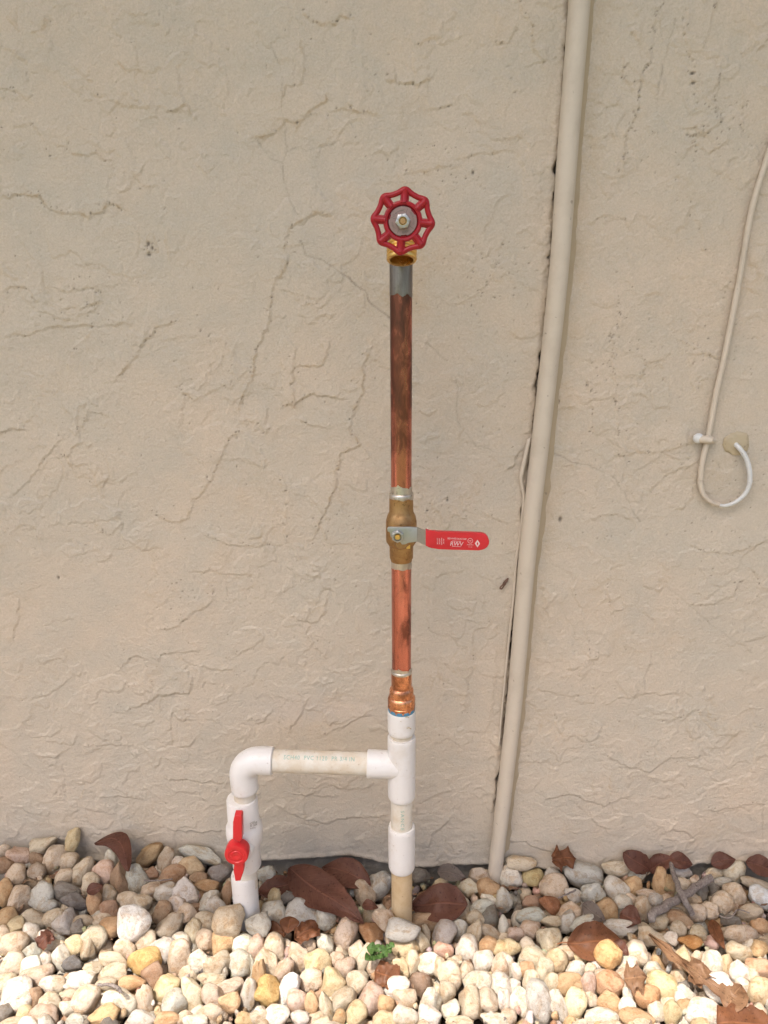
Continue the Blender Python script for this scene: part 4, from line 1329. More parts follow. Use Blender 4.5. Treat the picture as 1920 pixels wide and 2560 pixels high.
PEB2 = """115 320 110 100 0 G r|65 640 150 150 0 G r|160 565 140 150 -10 G|490 590 110 130 -20 G|165 470 80 110 10 Y|735 450 130 180 -5 T|820 400 140 180 20 G r|855 605 120 160 -20 P|765 570 80 110 0 T
615 700 130 200 10 C|975 660 200 130 0 G|1120 615 180 110 0 B|905 720 80 80 0 T r|1260 580 150 80 -15 G|1350 560 80 70 0 T|1450 320 120 110 0 C r|1390 405 120 110 0 C|1505 410 140 140 -40 O
1215 370 80 60 0 Y|1520 475 110 50 10 W|1460 530 150 100 -15 G|1525 590 110 130 30 D|1610 480 100 150 0 G r|1640 330 110 140 0 W|1605 660 60 150 0 G|1525 680 150 70 40 T|1430 590 110 90 0 T
1420 700 90 170 5 T|1330 660 90 120 0 G|1120 700 50 120 0 T|1085 745 90 150 -25 C|995 790 170 140 0 Y r|1385 790 140 160 10 W|1510 765 110 100 15 O|1600 780 110 90 0 Y|490 770 90 160 -15 W r
50 780 90 160 20 P|370 770 110 90 0 T|320 835 120 170 -25 C|440 875 160 160 0 Y|680 800 100 100 -10 C|725 845 90 180 20 C|610 905 120 130 0 P|560 850 90 80 0 P|105 910 140 190 15 C|225 930 100 160 20 P r
390 975 140 130 0 C|540 995 140 180 5 Y|15 1070 60 200 0 W|310 1120 120 140 0 P|400 1125 80 140 0 O|490 1145 80 190 -10 C r|685 1000 130 140 10 T|605 1110 140 130 0 T r
770 1110 150 190 10 P|930 1040 170 130 -10 W|985 1105 140 120 0 C|950 900 110 140 -30 Y r|1035 880 100 160 10 C|1130 875 140 120 0 W r|1265 940 140 130 -35 C|1205 900 80 110 0 C|1300 860 90 60 0 T
1480 870 120 120 0 W|1590 890 120 160 0 C|1440 1010 170 160 0 W|1590 1020 140 140 0 W|1255 1060 100 130 0 C|1390 1130 160 200 -20 T r|1500 1120 130 140 0 C|1150 1110 130 150 0 W|1275 1170 110 100 0 W r
870 1150 100 130 0 O|990 1210 150 130 0 W|1140 1200 140 130 0 W|860 1230 140 100 0 Y|680 1200 130 150 0 Y|575 1220 80 110 0 O|175 1215 160 120 0 W|325 1225 110 80 0 W r|70 1215 110 90 0 C|1560 1230 180 90 0 W
1330 1240 160 60 0 C|470 1245 110 60 0 C|20 900 50 140 0 G|1610 1110 80 130 0 W r|1370 930 90 110 0 C|1300 1000 80 100 0 C|250 470 110 80 0 D r|330 460 120 90 0 D r|660 620 70 60 0 T|1080 330 130 90 0 D r|1300 330 90 70 0 P r|900 860 80 80 0 C|800 900 100 120 0 P r"""
PEB3 = """110 250 180 80 10 C|45 335 130 140 0 W|310 320 100 80 0 G|310 390 160 150 0 T|825 310 110 140 20 G r|810 385 100 110 20 O|705 400 140 130 0 G|560 435 150 130 10 G r|745 495 110 90 20 G|435 450 100 110 0 W r
650 535 130 120 40 O|890 440 110 65 0 T|980 370 80 190 0 O|1040 390 60 130 0 O|1115 305 120 75 10 G|1125 375 90 70 0 C|1195 355 60 60 0 C|950 480 90 75 0 G|870 530 90 140 -10 C|1020 470 60 60 0 P
800 470 60 60 0 C|170 490 110 80 20 B|420 555 140 120 -10 P|165 580 170 95 -5 G|160 665 130 110 0 P|295 620 120 80 0 T|395 620 100 130 0 G|500 645 160 130 -20 G|975 620 130 95 -15 T|1100 600 170 100 25 B
1090 660 90 90 10 C|1215 555 110 100 0 T|1285 545 110 100 10 C|1370 500 140 140 30 C|1450 440 130 140 0 C|1370 365 100 65 0 G|1320 305 110 65 0 C|1590 380 200 60 20 T|1550 560 150 110 -10 T|1430 610 120 70 0 D
1440 690 160 120 0 T|1535 690 110 110 0 T|1610 640 110 90 0 O|1225 695 120 100 0 C|940 720 180 110 20 C|1040 730 90 110 0 W r|75 690 100 80 0 P|50 775 110 100 0 Y|145 770 90 110 0 C|285 735 140 140 0 C r
425 770 110 100 0 T|325 860 140 150 0 Y r|185 835 170 120 0 C|480 840 70 80 0 Y|395 810 110 90 0 T|775 890 130 120 0 W|450 910 110 95 0 W|540 915 80 80 0 T|250 920 120 140 0 C|145 915 90 100 0 O|20 890 80 150 0 W
80 930 60 100 0 W|940 915 110 80 0 W|1040 830 80 120 0 C|1135 850 110 150 10 Y|1210 840 60 90 0 C|1400 880 80 120 0 Y|1480 930 120 140 -15 W|1470 800 160 110 10 T|1600 790 110 100 0 O|1140 1090 130 130 0 W r
740 960 90 90 0 C|805 1050 120 120 0 W|660 1120 140 120 10 O|400 1005 190 130 0 O|530 1020 90 160 0 P|300 1000 90 130 0 C|60 1030 90 100 0 W|550 1100 70 80 0 C|230 1130 150 270 -15 G r
95 1115 120 160 10 W r|340 1140 90 200 -20 W|770 1150 100 110 0 W|960 1180 100 120 0 C|1055 1190 110 150 10 Y|1130 1140 100 80 0 O|830 1210 200 100 0 O|610 1215 200 110 0 W|1250 1190 200 150 0 W
1600 1050 130 160 20 Y|1600 1170 100 80 0 C|1500 1010 80 80 0 W|20 1120 50 140 0 W|30 1210 90 90 0 T|480 1250 80 40 0 C|870 1250 120 60 0 C|1230 430 100 90 0 D r|1200 480 80 70 0 T|620 960 100 80 0 T|1090 960 90 80 0 C|1560 960 90 90 0 C|170 990 100 120 0 C|590 880 90 80 0 W"""
HERO = [  # zoom, x, y, w, h, rot, colour, rough, label
 (Q1, 835, 620, 215, 220, 20, (.76, .73, .67), 0, "large smooth white pebble with blunt peak, sunlit at the shade edge left of the valve"),
 (Q1, 455, 875, 130, 110, 0, (.15, .14, .13), 1, "small round dark grey pebble among pale sunlit pebbles on the left"),
 (Q1, 910, 870, 215, 170, -15, (.56, .37, .15), 0, "big golden orange pebble in the sun below the large white peaked pebble"),
 (Q1, 485, 985, 225, 130, 5, (.66, .62, .55), 1, "chalky white pebble with a dark hollow at its right end"),
 (Q1, 1045, 1035, 190, 170, -25, (.60, .49, .29), 0, "broad pale yellow pebble below the golden orange pebble"),
 (Q2, 335, 570, 215, 185, 0, (.44, .43, .40), 1, "large lumpy grey stone between the left pipe leg and the long brown leaf"),
 (Q2, 775, 690, 165, 155, 0, (.36, .20, .10), 1, "rough brown stone with holes in front of the right pipe leg"),
 (Q2, 1240, 690, 165, 160, -15, (.40, .355, .32), 0, "smooth grey rounded pebble right of the green weed, below the brown leaf"),
 (Q2, 1230, 790, 125, 100, 0, (.56, .36, .27), 0, "small glossy pink pebble touching the smooth grey rounded pebble"),
 (Q2, 165, 780, 140, 170, 10, (.56, .46, .34), 0, "oval cream pebble with a dimple, sunlit below the left pipe leg"),
 (Q2, 255, 1045, 120, 235, 20, (.70, .66, .62), 0, "long slanting white pebble in the sun, lower middle left"),
 (Q2, 115, 1060, 165, 185, 0, (.52, .36, .15), 1, "bumpy mustard coloured stone left of the long slanting white pebble"),
 (Q2, 1085, 1010, 145, 170, 0, (.24, .165, .115), 1, "rounded dark brown stone in full sun at the lower middle"),
 (Q3, 180, 335, 135, 118, 10, (.48, .39, .20), 0, "yellow rounded pebble in the shade just right of the conduit foot"),
 (Q3, 495, 325, 255, 160, 20, (.40, .385, .34), 0, "largest grey stone by the wall, shaded, right of the conduit"),
 (Q3, 705, 280, 185, 105, 0, (.50, .43, .32), 0, "flat oval cream pebble touching the wall left of the curled brown leaves"),
 (Q3, 290, 510, 130, 130, -5, (.28, .125, .06), 1, "square reddish brown stone in the shade right of the conduit"),
 (Q3, 735, 650, 212, 100, 5, (.52, .49, .43), 0, "long flat pale grey oval pebble with a dark spot, below the grey twig"),
 (Q3, 1455, 300, 150, 130, -30, (.54, .48, .36), 0, "triangular cream pebble with one small hole near the right edge by the wall"),
 (Q3, 1610, 455, 145, 120, 30, (.60, .61, .60), 1, "bluish white chipped stone at the right edge in the shade"),
 (Q3, 1310, 740, 98, 90, 0, (.58, .40, .34), 0, "small salmon pink pebble at the shade edge on the right"),
 (Q3, 1165, 750, 165, 112, 0, (.42, .22, .08), 1, "rusty orange porous stone with a honeycomb hollow at the shade edge"),
 (Q3, 655, 820, 175, 172, 10, (.58, .37, .17), 0, "heart shaped orange and cream pebble lying on the rusty leaf"),
 (Q3, 840, 820, 172, 152, 15, (.62, .53, .41), 0, "smooth round cream pebble just right of the heart shaped orange pebble"),
 (Q3, 1305, 870, 132, 160, -10, (.68, .62, .50), 0, "bright cream upright pebble above the large white egg pebble at right"),
 (Q3, 1345, 1030, 175, 195, 0, (.74, .71, .64), 0, "large white egg shaped pebble lying on the lobed tan leaf"),
 (Q3, 1595, 905, 155, 125, 0, (.52, .34, .22), 0, "smooth tan pebble pointed at its left, at the right edge in the sun"),
 (Q3, 1000, 1020, 205, 155, 20, (.60, .49, .28), 1, "cracked yellow pebble made of two halves left of the lobed tan leaf"),
 (Q3, 890, 1080, 178, 155, -5, (.50, .29, .15), 0, "round orange brown pebble left of and below the cracked yellow pebble"),
 (Q3, 660, 1010, 195, 170, 0, (.48, .29, .17), 0, "big flat brownish orange stone with a white fleck, lower right"),
 (Q3, 445, 1135, 150, 195, 5, (.62, .53, .34), 0, "tall oval pale yellow pebble at the bottom right of centre"),
]

def pebble_mesh(i, rough, sub=3):
    r = random.Random(100 + i)
    bm = bmesh.new()
    bmesh.ops.create_icosphere(bm, subdivisions=sub, radius=1.0)
    planes = []
    for _ in range(r.randint(5, 9) if rough else r.randint(2, 5)):
        d = Vector((r.gauss(0, 1), r.gauss(0, 1), r.gauss(0, 1))).normalized()
        planes.append((d, r.uniform(0.55, 0.82) if rough else r.uniform(0.66, 0.92)))
    off = Vector((r.uniform(0, 90), r.uniform(0, 90), r.uniform(0, 90)))
    soft = 0.07 if rough else r.uniform(.1, .25)
    for v in bm.verts:
        p = v.co.copy()
        p *= 1 + (0.36 if rough else 0.29) * mnoise.noise(p * 0.95 + off)
        for d, h in planes:
            e = p.dot(d) - h
            if e > -soft:
                e2 = (e + soft) ** 2 / (4 * soft) if e < soft else e
                p -= d * e2 * 0.92
        p *= 1 + 0.10 * mnoise.noise(p * 1.7 - off)
        if rough:
            p *= 1 + 0.12 * mnoise.noise(p * 2.6 + off) + 0.07 * mnoise.noise(p * 6 + off) + 0.03 * mnoise.noise(p * 13 + off)
            pk = mnoise.noise(p * 3.3 - off)
            if pk > 0.42: p *= 1 - 0.5 * (pk - 0.42)
        else:
            p *= 1 + 0.06 * mnoise.noise(p * 2.2 + off) + 0.012 * mnoise.noise(p * 7 + off)
        v.co = p
    for ax_ in range(3):
        lo = min(v.co[ax_] for v in bm.verts); hi = max(v.co[ax_] for v in bm.verts)
        for v in bm.verts:
            v.co[ax_] = (v.co[ax_] - lo) / (hi - lo) * 2 - 1
    me = bpy.data.meshes.new("pebble")
    bmesh.ops.recalc_face_normals(bm, faces=bm.faces[:])
    bm.to_mesh(me); bm.free()
    me.polygons.foreach_set("use_smooth", [True] * len(me.polygons))
    me.materials.append(M_PEB)
    return me
SMOOTH = [pebble_mesh(i, False) for i in range(22)]
ROUGH = [pebble_mesh(50 + i, True) for i in range(20)]

def place(px, py, w, h, rot, lift=0.0):
    """centre, half sizes and rotation of a pebble seen at (px, py), w x h photo pixels"""
    d = ray(px, py)
    gz = 0.008
    for _ in range(4):
        c = P(px, py, z=gz)
        gz = 0.006 + bed_z(c.x, min(c.y, 0)) 
    fwd = (CR @ Vector((0, 0, -1)))
    depth = (c - CAM).dot(fwd)
    s = depth / F
    if lift:
        k = 1 - lift / (c - CAM).length
        c = CAM + (c - CAM) * k
        s *= k
    hw, hh = w * .5 * s, h * .5 * s
    lim = -(min(hw, hh) * 0.8 + 0.003)
    if c.y > lim:
        c = P(px, py, y=lim)
        s = (c - CAM).dot(fwd) / F
        hw, hh = w * .5 * s, h * .5 * s
    for foot in (A1, B1):
        for _ in range(30):
            if math.hypot(c.x - foot.x, c.y - foot.y) > 0.0155 + 0.85 * min(hw, hh) or abs(c.x - foot.x) > .017 + hw: break
            k = 1 - .004 / (c - CAM).length if c.y < foot.y + .012 else 1 + .004 / (c - CAM).length
            c = CAM + (c - CAM) * k
            hw *= k; hh *= k
    hd_ = min(hw, hh) * random.uniform(.72, .95)
    q = Matrix.Rotation(R(-rot), 3, 'Z')
    m = CR @ q @ Matrix.Rotation(random.uniform(-.15, .15), 3, 'X')
    return c, (hw, hh, hd_), m

peb = []
for Q, txt in ((Q1, PEB1), (Q2, PEB2), (Q3, PEB3)):
    for e in txt.replace("\n", "|").split("|"):
        f = e.split()
        u, v, w, h, rot = (float(x) for x in f[:5])
        px, py = Q(u, v)
        c = COLS[f[5]]
        k = random.uniform(0.86, 1.12)
        c = tuple(min(.8, x * k * random.uniform(.97, 1.03)) for x in c)
        peb.append((px, py, w * .3978 * 1.13, h * .3978 * 1.13, rot, c, len(f) > 6, None))
for Q, u, v, w, h, rot, c, rough, lab in HERO:
    px, py = Q(u, v)
    peb.append((px, py, w * .3978 * 1.04, h * .3978 * 1.04, rot, c, bool(rough), lab))
plain = sorted([p for p in peb if p[7] is None], key=lambda p: -p[2] * p[3])
heroes = [p for p in peb if p[7]]

bed = bpy.data.objects.new("gravel_bed", None)
bed.empty_display_size = 0.1
COL.objects.link(bed)
tag(bed, kind="structure")
def put_pebble(p, parent):
    px, py, w, h, rot, c, rough, lab = p
    lift = .022 if lab and ("on the" in lab and "lying" in lab) else .024 if lab and lab.startswith("large smooth white") else 0.0 if lab and "peak" in lab else 0.0
    ctr, hs, m = place(px, py, w, h, rot, lift)
    me = random.choice(ROUGH if (rough or (not lab and random.random() < .24)) else SMOOTH)
    o = bpy.data.objects.new("pebble", me)
    flip = Matrix.Diagonal((random.choice((-1, 1)), random.choice((-1, 1)), 1))
    sc_ = Matrix.Diagonal(hs)
    mm = (m @ sc_ @ (Matrix.Rotation(math.pi, 3, 'Z') if random.random() < .5 else Matrix.Identity(3))).to_4x4()
    mm.translation = ctr
    COL.objects.link(o)
    o.matrix_world = mm
    if parent: o.parent = parent
    o.color = (*c, 1)
    if lab: tag(o, lab, "pebble")
    return ctr, hs, m, c, rough
placed = []
for p in heroes: placed.append(put_pebble(p, None))
for p in plain[:300]: placed.append(put_pebble(p, bed))

# the smallest ones, the lower layer and the bed outside the picture: one joined mass
def mass_base(sub, seed, rough):
    me = pebble_mesh(seed, rough, sub)
    co = np.zeros(len(me.vertices) * 3); me.vertices.foreach_get("co", co)
    fs = np.zeros(len(me.polygons) * 3, dtype=np.int64); me.polygons.foreach_get("vertices", fs)
    bpy.data.meshes.remove(me)
    return co.reshape(-1, 3), fs.reshape(-1, 3)
BASES = {2: [mass_base(2, 200 + i, i % 3 == 0) for i in range(8)], 1: [mass_base(1, 220 + i, False) for i in range(6)], 3: [mass_base(3, 240 + i, i % 2 == 0) for i in range(4)]}
VV, FF, CC = [], [], []
nv = 0
def mass_add(c, hs, m, col, sub):
    global nv
    co, fs = random.choice(BASES[sub])
    A = np.array(m) @ np.diag(hs)
    VV.append(co @ A.T + np.array(c)); FF.append(fs + nv); nv += len(co)
    CC.append(np.tile(np.array([*col, 1.0]), (len(co), 1)))
for p in plain[300:]:
    c, hs, m = place(*p[:5])
    mass_add(c, hs, m, p[5], 3)
WEI = "WWWCCCCCTTTOOGGGGPPBDY"
S = 0.0235
y = -1.0
row = 0
while y < -0.008:
    x = -1.3 + (row % 2) * S / 2
    while x < 1.3:
        X_, Y_ = x + random.uniform(-.35, .35) * S, min(-.014, y + random.uniform(-.35, .35) * S)
        d = Vector((X_, Y_, 0)) - CAM
        loc = CR.transposed() @ d
        u, v = 960 + F * loc.x / -loc.z, 1280 - F * loc.y / -loc.z
        inside = loc.z < 0 and -30 < u < 1950 and v < 2575
        near = loc.z < 0 and -500 < u < 2420 and v < 3300
        z0 = bed_z(X_, Y_)
        zc = z0 + (random.uniform(-.020, -.010) if inside else random.uniform(-.006, .007))
        e = Euler((random.uniform(0, 6), random.uniform(0, 6), random.uniform(0, 6))).to_matrix()
        r = random.uniform(.010, .0165)
        hs = (r * random.uniform(.9, 1.35), r * random.uniform(.8, 1.1), r * random.uniform(.65, .9))
        k = random.uniform(.85, 1.1)
        mass_add((X_, Y_, zc), hs, e, tuple(q * k for q in COLS[random.choice(WEI)]), 2 if near else 1)
        x += S
    y += S * .9
    row += 1
for _ in range(1500):                               # chips and grit in the gaps
    X_, Y_ = random.uniform(-.62, .62), random.uniform(-.34, -.012)
    r = random.uniform(.0028, .0062)
    e = Euler((random.uniform(0, 6), random.uniform(0, 6), random.uniform(0, 6))).to_matrix()
    mass_add((X_, Y_, bed_z(X_, Y_) + random.uniform(-.008, .006)), (r * random.uniform(.9, 1.6), r, r * random.uniform(.5, .9)), e, tuple(q * random.uniform(.75, 1.05) for q in COLS[random.choice("WCCTTOGPBBD")]), 1)
VV = np.concatenate(VV); FF = np.concatenate(FF); CC = np.concatenate(CC)
me = bpy.data.meshes.new("loose_gravel")
me.vertices.add(len(VV)); me.vertices.foreach_set("co", VV.astype(np.float32).ravel())
me.loops.add(FF.size); me.loops.foreach_set("vertex_index", FF.ravel().astype(np.int32))
me.polygons.add(len(FF)); me.polygons.foreach_set("loop_start", np.arange(0, FF.size, 3, dtype=np.int32))
me.update(calc_edges=True)
me.polygons.foreach_set("use_smooth", np.ones(len(FF), dtype=bool))
me.attributes.new("pcol", 'FLOAT_COLOR', 'POINT').data.foreach_set("color", CC.astype(np.float32).ravel())
me.materials.append(M_PEBA)
mass = bpy.data.objects.new("loose_gravel", me)
link(mass)
mass.parent = bed
mass["kind"] = "stuff"

# ------------------------------------------------------------------ dry leaves, twigs, weed
def leaf(name, a, b, width, m, label, shape="ovate", bow=0.1, fold=0.15, curl=0.0, wave=0.08, facing=0.6, stalk=0.0, seed=0, n=26, k=10, cat="leaf", parent=None, twist=0.0, side=None, arc=0.0):
    """a, b: base and tip (world); width in m; bow: rise of the middle; fold: lift of the edges; curl: rolls the edges"""
    L = (b - a).length
    t = (b - a).normalized()
    view = (CAM - (a + b) / 2).normalized()
    nrm = view * facing + Vector((0, 0, 1)) * (1 - facing)
    if side is not None: nrm = side
    nrm = (nrm - t * nrm.dot(t)).normalized()
    s = t.cross(nrm).normalized()
    bm = bmesh.new()
    uvl = bm.loops.layers.uv.new("UVMap")
    rows = []
    rr = random.Random(seed)
    ph = rr.uniform(0, 6)
    for i in range(n + 1):
        u = i / n
        if shape == "ovate":
            w = (math.sin(math.pi * u ** 0.85) ** 0.8) * (1 - 0.25 * u)
        elif shape == "round":
            w = math.sqrt(max(0, 1 - (2 * u - 1) ** 2)) * (0.8 + .2 * u)
        elif shape == "lobed":
            w = (0.22 + 0.78 * abs(math.sin(math.pi * (u * 3.1 + .08))) ** 0.8) * min(1, 5.5 * (1 - u)) * min(1, 0.22 + 2.2 * u)
        elif shape == "torn":
            w = (0.75 + 0.25 * mnoise.noise(Vector((u * 6, seed, 1)))) * min(1, 9 * u) * min(1, .35 + 9 * (1 - u))
        elif isinstance(shape, list):
            w = 1.0
        else:
            w = math.sin(math.pi * u) ** 0.55
        w = max(w, 0.03) * (1 + .03 * mnoise.noise(Vector((u * 26, seed, 8))) + .08 * mnoise.noise(Vector((u * 9, seed, 3))))
        tw = twist * (u - .5)
        s2 = s * math.cos(tw) + nrm * math.sin(tw)
        n2 = nrm * math.cos(tw) - s * math.sin(tw)
        mid = a.lerp(b, u) + nrm * (bow * L * math.sin(math.pi * u)) + s * (.03 * L * math.sin(math.pi * u * 1.3 + ph) + arc * L * math.sin(math.pi * u))
        row = []
        for j in range(k + 1):
            v = j / k * 2 - 1
            wl = w * (1 + (0.10 * mnoise.noise(Vector((u * 7, v + seed, 9))) if shape in ("lobed", "torn") else 0))
            if isinstance(shape, list):
                us = [q[0] for q in shape]
                wl = max(.02, float(np.interp(u, us, [q[1 if v < 0 else 2] for q in shape]))) * (1 + .12 * mnoise.noise(Vector((u * 11, v + seed, 9))))
            x = v * wl * width / 2
            lift = fold * abs(v) ** 1.2 * wl * width / 2 + curl * (v ** 2) * wl * width / 2
            lift += wave * width * (mnoise.noise(Vector((u * 3.1, v * 1.6 + seed * 3.7, 5))))
            row.append(bm.verts.new(mid + s2 * (x * (1 - .35 * abs(curl) * abs(v))) + n2 * lift))
        rows.append(row)
    for i in range(n):
        for j in range(k):
            f = bm.faces.new((rows[i][j], rows[i][j + 1], rows[i + 1][j + 1], rows[i + 1][j]))
            for lp_, (ii, jj) in zip(f.loops, ((i, j), (i, j + 1), (i + 1, j + 1), (i + 1, j))):
                lp_[uvl].uv = (ii / n, jj / k)
    bmesh.ops.solidify(bm, geom=bm.faces[:], thickness=0.0004)
    if stalk:
        c0_ = rows[0][k // 2].co.copy()
        add_tube(bm, smooth_path([c0_ + t * .004, c0_ - t * stalk * .5 + nrm * .002, c0_ - t * stalk - Vector((0, 0, .003))], 4), [.0007] * 9, 6)
    o = obj(name, bm, m, parent)
    if label: tag(o, label, cat)
    return o

MAPLE = [(0, .25, .2), (.12, .55, .5), (.22, .98, .6), (.30, .55, .95), (.42, .5, .55), (.55, .62, .5), (.66, .85, .75), (.74, .42, .8), (.85, .3, .3), (1, .03, .03)]
OAK = [(0, .12, .10), (.1, .25, .3), (.22, .55, .42), (.27, .28, .6), (.36, .3, .32), (.45, .42, .38), (.52, .9, .5), (.57, .5, .85), (.63, .4, .35), (.72, .6, .5), (.78, .95, .6), (.82, .5, .5), (.9, .35, .42), (1, .04, .04)]
ARM = [(0, .35, .35), (.2, .4, .35), (.4, .5, .4), (.55, .95, .6), (.62, .55, .95), (.75, .5, .55), (.85, .62, .5), (1, .08, .08)]
def G(Q, u, v, z): return P(*Q(u, v), z=z)
def Wl(Q, u, v, y): return P(*Q(u, v), y=y)
leaf("dry_leaf", Wl(Q2, 270, 262, -.022), G(Q2, 712, 640, .022), .056, M_LEAF, "large long dark brown dry leaf between the two pipe legs", bow=.05, fold=.10, facing=.75, seed=1)
leaf("dry_leaf", Wl(Q2, 775, 380, -.045), Wl(Q2, 465, 270, -.012), .042, M_LEAF, "brown leaf tucked behind the large long leaf against the wall", bow=.12, fold=.25, facing=.7, seed=2)
leaf("dry_leaf", G(Q2, 1380, 515, .020), G(Q2, 1010, 500, .012), .055, M_LEAF, "broad brown leaf right behind the right pipe leg with a curled lower edge", bow=.10, fold=.15, wave=.12, facing=.65, seed=3)
leaf("dry_leaf", G(Q2, 60, 420, .012), G(Q2, 330, 385, .008), .034, M_LEAF, "dark brown leaf lying flat right of the left pipe leg", bow=.05, wave=.1, facing=.5, seed=4)
leaf("dry_leaf", G(Q1, 815, 290, .056), Wl(Q1, 585, 130, -.014), .026, M_LEAF, "arched dark brown leaf leaning on the wall at the left", "strap", bow=.10, fold=-.3, facing=.85, seed=5, arc=.24)
leaf("dry_leaf", G(Q1, 545, 430, .042), G(Q1, 650, 385, .047), .018, M_LEAF, "small dark red leaf scrap poking between shaded pebbles at left", bow=.1, facing=.6, seed=6)
leaf("dry_leaf", Wl(Q3, 300, 215, -.020), Wl(Q3, 455, 220, -.012), .038, M_LEAFR, "small jagged rusty leaf standing against the wall right of the conduit", MAPLE, bow=.05, wave=.15, facing=.9, seed=7)
leaf("dry_leaf", G(Q3, 915, 300, .022), Wl(Q3, 750, 175, -.008), .030, M_LEAF, "rounded dark brown leaf leaning on the wall, left one of the pair at the twig", "strap", bow=.10, fold=.1, facing=.8, seed=8)
leaf("dry_leaf", G(Q3, 910, 295, .020), Wl(Q3, 1060, 212, -.016), .024, M_LEAF, "folded dark brown leaf joined in a V to the rounded leaf", "strap", bow=.10, fold=.3, facing=.75, seed=9)
leaf("dry_leaf", Wl(Q3, 1030, 228, -.012), Wl(Q3, 1185, 248, -.012), .026, M_LEAF, "dark brown leaf along the wall behind the thin twig top", bow=.1, fold=.2, facing=.8, seed=10)
leaf("dry_leaf", Wl(Q3, 1300, 250, -.012), Wl(Q3, 1455, 220, -.010), .026, M_LEAF, "brown leaf lying along the wall foot left of the triangular cream pebble", bow=.05, fold=.1, facing=.75, seed=11)
leaf("dry_leaf", Wl(Q3, 1520, 235, -.012), Wl(Q3, 1690, 300, -.020), .028, M_LEAF, "brown leaf at the far right end of the wall foot", "strap", bow=.08, fold=.2, facing=.75, seed=12)
leaf("dry_leaf", G(Q3, 395, 735, .020), G(Q3, 760, 760, .012), .050, M_LEAFR, "rusty orange broad leaf under the heart shaped orange pebble", "ovate", bow=.07, fold=.12, wave=.14, facing=.75, seed=13, stalk=.012)
leaf("dry_leaf", G(Q3, 690, 735, .022), G(Q3, 780, 830, .020), .020, M_LEAF, "narrow dark leaf between the heart shaped and the round cream pebble", bow=.1, facing=.6, seed=14)
leaf("dry_leaf", G(Q3, 905, 700, .034), G(Q3, 1540, 1185, .026), .028, M_LEAFT, "long twisted tan leaf with pointed lobes running to the lower right", OAK, bow=.05, fold=.25, wave=.22, facing=.55, seed=15, n=44, twist=.9)
leaf("dry_leaf", G(Q3, 1195, 1010, .028), G(Q3, 1250, 870, .040), .045, M_LEAFT, "tan lobed leaf arm sticking up left of the white egg pebble", ARM, bow=.05, fold=.2, wave=.2, facing=.7, seed=16)
leaf("dry_leaf", G(Q3, 1400, 1180, .024), G(Q3, 1490, 1010, .028), .035, M_LEAFT, "pointed tan leaf piece right of the white egg pebble", bow=.12, fold=.3, facing=.6, seed=17)
leaf("dry_leaf", G(Q3, 755, 965, .026), G(Q3, 900, 965, .032), .040, M_LEAFT, "small brown three pointed leaf left of the cracked yellow pebble", MAPLE, bow=.06, fold=.1, facing=.7, seed=18)
leaf("dry_leaf", G(Q3, 1340, 1262, .022), G(Q3, 1680, 1250, .022), .045, M_LEAFR, "flat reddish brown leaf in the bottom right corner", "torn", bow=.02, fold=.0, wave=.05, facing=.6, seed=19)
leaf("dry_leaf", G(Q3, 490, 505, .024), G(Q3, 640, 610, .022), .024, M_LEAFG, "thin grey brown leaf sliver left of the long flat pale grey pebble", bow=.05, fold=.3, facing=.6, seed=20)
leaf("dry_leaf", G(Q3, 730, 560, .018), G(Q3, 860, 625, .018), .036, M_LEAF, "dark brown leaf showing behind the long flat pale grey pebble", bow=.05, facing=.55, seed=21)
leaf("dry_leaf", G(Q3, 1300, 600, .020), G(Q3, 1385, 790, .016), .018, M_LEAFR, "brown leaf upright between pebbles above the salmon pink pebble", bow=.05, fold=.2, facing=.7, seed=22)
leaf("dry_leaf", G(Q2, 795, 930, .016), G(Q2, 950, 975, .014), .036, M_LEAFR, "brown leaf fragment between pebbles just below the green weed", "torn", bow=.12, fold=.1, facing=.7, seed=23)
leaf("dry_leaf", G(Q2, 265, 580, .030), G(Q2, 250, 690, .020), .028, M_LEAFR, "upright rust coloured leaf tip in front of the lumpy grey stone", bow=.1, facing=.8, seed=24)
leaf("dry_leaf", G(Q2, 290, 720, .024), G(Q2, 445, 655, .024), .028, M_LEAFR, "crumpled rust leaf shred below the lumpy grey stone", "torn", bow=.2, wave=.3, facing=.6, seed=25)
leaf("dry_leaf", G(Q2, 715, 520, .024), G(Q2, 820, 525, .026), .016, M_LEAF, "small dark brown leaf curl left of the right pipe leg base", bow=.3, facing=.5, seed=26)
leaf("dry_leaf", Wl(Q2, 1190, 300, -.020), Wl(Q2, 1370, 330, -.030), .026, M_LEAFG, "pale brown leaf in the dark gap between riser and conduit", bow=.1, fold=.1, facing=.7, seed=27)
leaf("dry_leaf", G(Q1, 235, 770, .026), G(Q1, 330, 690, .030), .024, M_LEAF, "dark red brown leaf scrap in the sun at the far left", "torn", bow=.2, wave=.2, facing=.6, seed=28)
leaf("dry_leaf", G(Q2, 80, 690, .012), G(Q2, 240, 690, .012), .030, M_LEAFR, "brown leaf edge under the grey stones at the left pipe leg", bow=.05, facing=.5, seed=29)

